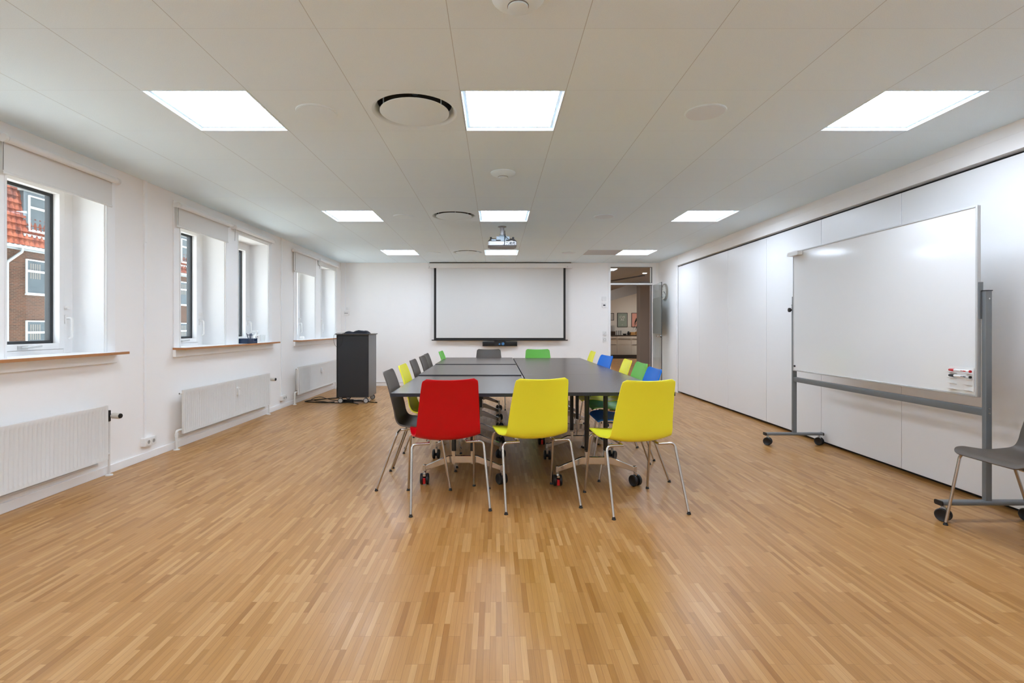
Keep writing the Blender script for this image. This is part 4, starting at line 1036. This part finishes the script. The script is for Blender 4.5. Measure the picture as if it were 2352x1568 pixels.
MB().box(3.68, 6.72, 20.82, 21.39, 0.862, 0.90).build('countertop', 'counter_dark', label='dark wooden countertop on the white kitchen cabinets', category='countertop')
MB().box(4.2, 6.4, 20.1, 20.75, 0.0, 0.012).build('floor_mat', 'mat_black', label='dark mat on the floor in front of the kitchen cabinets', category='mat')
def poster(x0, x1, z0, z1, m, lb, lines):
    t = thing('framed_poster', lb, 'poster', ((x0 + x1) / 2, hy1, z0))
    mb = MB(); mb.box(x0, x1, hy1 - 0.02, hy1, z0, z0 + 0.02); mb.box(x0, x1, hy1 - 0.02, hy1, z1 - 0.02, z1); mb.box(x0, x0 + 0.02, hy1 - 0.02, hy1, z0, z1); mb.box(x1 - 0.02, x1, hy1 - 0.02, hy1, z0, z1); mb.build('frame', 'black_plastic', t)
    MB().box(x0 + 0.02, x1 - 0.02, hy1 - 0.014, hy1 - 0.004, z0 + 0.02, z1 - 0.02).build('print', m, t)
    mb = MB()
    for (tx, s, fx, fz) in lines: text_add(mb, tx, s, (x0 + (x1 - x0) * fx, hy1 - 0.014, z0 + (z1 - z0) * fz), (1, 0, 0), (0, 0, 1), 0.001)
    if mb.v: mb.build('lettering', 'poster_ink', t, smooth=False)
poster(5.027, 5.450, 1.222, 1.812, 'poster_green', 'grey-green framed poster with white lettering, middle one on the kitchen wall', [('CVE', 0.13, .5, .70), ('AS', 0.13, .5, .52), ('I', 0.08, .5, .16)])
poster(4.62, 4.893, 1.50, 1.803, 'poster_grey', 'pale framed print at the left edge of the doorway', [])
poster(5.615, 6.03, 1.222, 1.812, 'poster_pink', 'pink framed poster partly hidden by a dark plant', [])
t = thing('coffee_machine', 'small grey coffee machine on the kitchen counter at the doorway edge', 'coffee machine', (4.78, 21.1, 0.90))
MB().rbox(4.66, 4.86, 21.0, 21.25, 0.90, 1.05, 0.02, 'z').build('base', 'counter_dark', t)
MB().lathe([(0.09, 0.15), (0.10, 0.2), (0.10, 0.33), (0.07, 0.38)], (4.76, 21.12, 0.90), (0, 0, 1), 20).build('glass_jar', 'grey_plastic', t)
for i, xx in enumerate((4.93, 5.02, 5.10)):
    MB().lathe([(0.030, 0), (0.033, 0.18), (0.030, 0.18), (0.028, 0.004)], (xx, 21.08, 0.90), (0, 0, 1), 16, cap=False).build('tall_glass', 'grey_plastic', label='tall glass in a row on the kitchen counter', category='glass', group='tall glasses on the kitchen counter')
MB().lathe([(0.06, 0), (0.085, 0.05), (0.08, 0.055), (0.05, 0.01)], (5.26, 21.1, 0.90), (0, 0, 1), 18).build('bowl', 'black_plastic', label='low dark bowl on the kitchen counter', category='bowl')
MB().lathe([(0.05, 0), (0.055, 0.08), (0.035, 0.11), (0.035, 0.15)], (5.42, 21.1, 0.90), (0, 0, 1), 16).build('dark_jug', 'black_plastic', label='dark jug beside the wooden box on the kitchen counter', category='jug')
MB().rbox(5.49, 5.68, 21.02, 21.2, 0.90, 1.02, 0.01, 'z').build('wooden_box', 'basket_wood', label='tan wooden box on the kitchen counter', category='box')
MB().lathe([(0.05, 0), (0.06, 0.1), (0.055, 0.14)], (5.76, 21.1, 0.90), (0, 0, 1), 16).build('wooden_jar', 'basket_wood', label='small tan jar right of the wooden box on the counter', category='jar')
# plant
t = thing('potted_plant', 'dark drooping leafy plant half hidden by the pillar', 'plant', (5.62, 20.0, 0))
MB().lathe([(0.11, 0), (0.15, 0.28), (0.14, 0.30), (0.02, 0.27)], (5.62, 20.0, 0), (0, 0, 1), 20).build('pot', 'black_plastic', t)
MB().tube(spline([(5.62, 20.0, 0.25), (5.60, 20.0, 0.7), (5.58, 20.0, 1.1), (5.60, 20.0, 1.6)]), 0.03, 8).build('stem', 'leaf_dark', t)
mb = MB(); rr = random.Random(5)
for i in range(70):
    zc = rr.uniform(1.22, 1.55) if i < 56 else rr.uniform(1.55, 1.85); a = rr.uniform(0, 2 * PI); L = rr.uniform(0.18, 0.34) if i < 56 else rr.uniform(.08, .16); dx, dy = math.cos(a), math.sin(a)
    p0 = Vector((5.60, 20.0, zc)); p1 = p0 + Vector((dx * L * .6, dy * L * .6, 0.03)); p2 = p0 + Vector((dx * L, dy * L, -L * .7)); sd = Vector((-dy, dx, 0)) * 0.03
    mb.add([p0, p1 + sd, p2, p1 - sd], [(0, 1, 2, 3)])
    mb.add([p0 + Vector((0, 0, .002)), p1 + sd + Vector((0, 0, .004)), p2 + Vector((0, 0, .002)), p1 - sd + Vector((0, 0, .004))], [(3, 2, 1, 0)])
mb.build('foliage', 'leaf_dark', t, smooth=False)
# hall lamps seen through the door, plus added unseen fill lights
t = thing('hall_spotlight', 'small round ceiling spotlight seen through the glass above the door', 'ceiling light', (4.12, 14.3, hz))
MB().lathe([(0.075, 0), (0.075, -0.012), (0.06, -0.014)], (4.12, 14.3, hz), (0, 0, 1), 24).build('ring', 'white_plastic', t)
MB().lathe([(0.058, -0.0142), (0.05, -0.018)], (4.12, 14.3, hz), (0, 0, 1), 24).build('lamp', 'hall_light', t)
t = thing('hall_light_panel', 'bright rectangular ceiling light at the left edge of the door transom', 'ceiling light', (2.9, 13.5, hz))
MB().box(2.60, 3.12, 13.18, 13.58, hz - 0.012, hz - 0.001).build('frame', 'white_plastic', t)
MB().box(2.62, 3.10, 13.2, 13.56, hz - 0.016, hz - 0.0125).build('diffuser', 'panel_light', t)
t = thing('light_track', 'dark ceiling track seen through the glass above the door', 'ceiling track', (4.3, 15.5, hz))
MB().add([(3.6, 16.9, hz - 0.03), (3.66, 16.94, hz - 0.03), (4.30, 14.9, hz - 0.03), (4.24, 14.86, hz - 0.03), (3.6, 16.9, hz - 0.001), (3.66, 16.94, hz - 0.001), (4.30, 14.9, hz - 0.001), (4.24, 14.86, hz - 0.001)],
         [(0, 1, 2, 3), (7, 6, 5, 4), (0, 4, 5, 1), (1, 5, 6, 2), (2, 6, 7, 3), (3, 7, 4, 0)]).build('rail', 'black_metal', t, smooth=False)
t = thing('kitchen_fill_light', 'added unseen fill light over the kitchen counter, hidden behind the pillar', 'ceiling light', (6.25, 19.2, hz))  # lamp out of view, added to brighten cabinets and counter
MB().box(6.2, 6.9, 13.2, 13.6, hz - 0.02, hz - 0.001).build('hall_light_panel', 'hall_light', label='added unseen fill panel in the room beyond, right of the doorway view', category='ceiling light')  # out of view, added to brighten the front of the pillar
MB().box(1.5, 2.3, 15.0, 15.8, hz - 0.02, hz - 0.001).build('hall_light_panel', 'hall_light', label='added unseen fill panel in the room beyond, left of the doorway view', category='ceiling light')  # out of view, added to brighten the pillar's left face
MB().box(5.75, 6.75, 18.9, 19.5, hz - 0.02, hz - 0.001).build('frame', 'white_plastic', t)
MB().box(5.77, 6.73, 18.92, 19.48, hz - 0.024, hz - 0.0205).build('diffuser', 'hall_light', t)

# ------------------------------------------------------------ brick building across the street
BX = -22.0
bt_ = thing('brick_building', 'brown brick apartment building with red tiled roof seen through the windows', 'building', (BX, 32, -7))
MB().box(BX - 8, BX, 6, 60, -7, 4.90).build('wall', 'facade_brick', bt_)
# mansard roof with wavy tiles
mb = MB(); nz, z0, z1 = 20, 5.0, 11.4; pv = 0.26; ny = int(46 / pv * 4); vs = []; fs = []
def roofx(z): return BX + 0.25 - (z - z0) * 0.13
ylo, yhi = 14.0, 60.0
rows = []
for i in range(nz):
    za = z0 + (z1 - z0) * i / nz; zb = z0 + (z1 - z0) * (i + 1) / nz
    rows.append((za, roofx(za) + 0.05)); rows.append((zb, roofx(zb) + 0.0))
for (z, x) in rows:
    for j in range(ny + 1):
        yy = ylo + (yhi - ylo) * j / ny; vs.append((x + 0.035 * math.sin(2 * PI * yy / pv), yy, z))
for i in range(len(rows) - 1):
    for j in range(ny): a = i * (ny + 1) + j; fs.append((a, a + 1, a + ny + 2, a + ny + 1))
mb.add(vs, fs); mb.build('roof', 'clay_tiles', bt_, ang=60)
MB().box(BX - 8, roofx(5.0) - 1.4, 6, 60, 4.9, 11.3).build('attic', 'facade_brick', bt_)
mb = MB(); mb.tube([(BX + 0.22, 6, 4.93), (BX + 0.22, 60, 4.93)], 0.085, 10); mb.box(BX, BX + 0.12, 6, 60, 4.78, 4.93); mb.build('gutter', 'zinc_light', bt_)
MB().tube(fillet([(BX + 0.22, 23.75, 4.90), (BX + 0.22, 23.75, 4.70), (BX + 0.09, 23.15, 4.15), (BX + 0.09, 23.15, -7)], 0.2), 0.06, 10).build('downpipe', 'zinc_light', bt_)
def bwin(yc, z0, z1, x):
    hw = 0.56
    f = MB(); fr = 0.06
    f.box(x - 0.02, x + 0.06, yc - hw, yc - hw + fr, z0, z1).box(x - 0.02, x + 0.06, yc + hw - fr, yc + hw, z0, z1).box(x - 0.02, x + 0.06, yc - hw + fr, yc + hw - fr, z0, z0 + fr).box(x - 0.02, x + 0.06, yc - hw + fr, yc + hw - fr, z1 - fr, z1)
    zt = z0 + (z1 - z0) * 0.66; f.box(x - 0.02, x + 0.07, yc - hw + fr, yc + hw - fr, zt - 0.05, zt + 0.05)
    for a, b in ((z0 + fr, zt - .05), (zt + .05, z1 - fr)):
        for s in (-1, 1):
            pass
    f.box(x - 0.0, x + 0.12, yc - hw - 0.03, yc + hw + 0.03, z0 - 0.06, z0)
    w = f.build('window', 'facade_window_paint', bt_, smooth=False)
    MB().box(x - 0.015, x + 0.01, yc - hw + fr, yc + hw - fr, z0 + fr, z1 - fr).build('pane', 'facade_glass', w, smooth=False)
    m = MB()
    for k in range(5): m.box(x + 0.010, x + 0.016, yc - 0.32 + k * 0.12, yc - 0.25 + k * 0.12, zt + 0.07 - 0.42, z1 - fr - 0.12)
    if x == BX: m.build('curtain', 'facade_curtain', w, smooth=False)
for k in range(-1, 8):
    yc = 24.70 + 3.9 * k
    bwin(yc, 2.79, 4.42, BX); bwin(yc, -0.12, 1.535, BX); bwin(yc, -3.1, -1.4, BX)
    # dormer
    dzf = 5.55; xd = BX + 0.12
    g = MB(); g.prism([(xd, dzf), (xd, 7.55), (xd - 1.6, 7.75), (xd - 1.6, dzf)][::1], 'y', yc - 0.78, yc + 0.78)
    g.build('dormer', 'zinc', bt_, smooth=False)
    g = MB(); g.box(xd - 1.5, xd + 0.16, yc - 0.92, yc + 0.92, 7.55, 7.64); g.box(xd - .02, xd + 0.10, yc - 0.86, yc + 0.86, 5.44, 5.56); g.build('dormer_flashing', 'zinc_light', bt_, smooth=False)
    bwin(yc, 5.76, 7.40, xd + 0.01)
MB().box(-60, XO - 0.3, -20, 80, -7.2, -7.0).build('ground', 'pale_ground', kind='structure', label='street outside')

# ------------------------------------------------------------ light, world, camera
w = bpy.data.worlds.new('World'); sc.world = w; w.use_nodes = True; nt = w.node_tree
bg = nt.nodes['Background']
tc = nt.nodes.new('ShaderNodeTexCoord'); nz_ = nt.nodes.new('ShaderNodeTexNoise'); nz_.inputs['Scale'].default_value = 2.0; nz_.inputs['Detail'].default_value = 5
cr = nt.nodes.new('ShaderNodeValToRGB'); cr.color_ramp.elements[0].position = 0.35; cr.color_ramp.elements[0].color = (0.62, 0.74, 0.92, 1); cr.color_ramp.elements[1].position = 0.65; cr.color_ramp.elements[1].color = (0.98, 0.99, 1.0, 1)
nt.links.new(tc.outputs['Generated'], nz_.inputs['Vector']); nt.links.new(nz_.outputs['Fac'], cr.inputs[0]); nt.links.new(cr.outputs[0], bg.inputs[0])
bg.inputs[1].default_value = 3.0
sun = bpy.data.lights.new('sun', 'SUN'); sun.energy = 17; sun.angle = 0.01; sun.color = (1.0, 0.97, 0.93)  # near-vertical sun added so the street bounces light up indoors
so = bpy.data.objects.new('sun', sun); COL.objects.link(so); so.location = (-12, 10, 30); so.rotation_euler = (math.radians(10), math.radians(1), 0)

cam = bpy.data.cameras.new('camera'); co = bpy.data.objects.new('camera', cam); COL.objects.link(co)
co.location = (0, 0, 1.205); co.rotation_euler = (PI / 2, 0, 0)
cam.sensor_width = 36; cam.lens = 36 * 1186 / 2352
cam.shift_x = 37 / 2352; cam.shift_y = -32 / 2352
cam.clip_start = 0.05; cam.clip_end = 300
sc.camera = co
vs_ = sc.view_settings
vs_.view_transform = 'Standard'; vs_.look = 'None'; vs_.gamma = 1.0; vs_.use_curve_mapping = False
vs_.exposure = 0.27
sc.cycles.max_bounces = 16
sc.cycles.diffuse_bounces = 12
sc.cycles.glossy_bounces = 6
sc.cycles.transparent_max_bounces = 16
sc.cycles.sample_clamp_indirect = 30
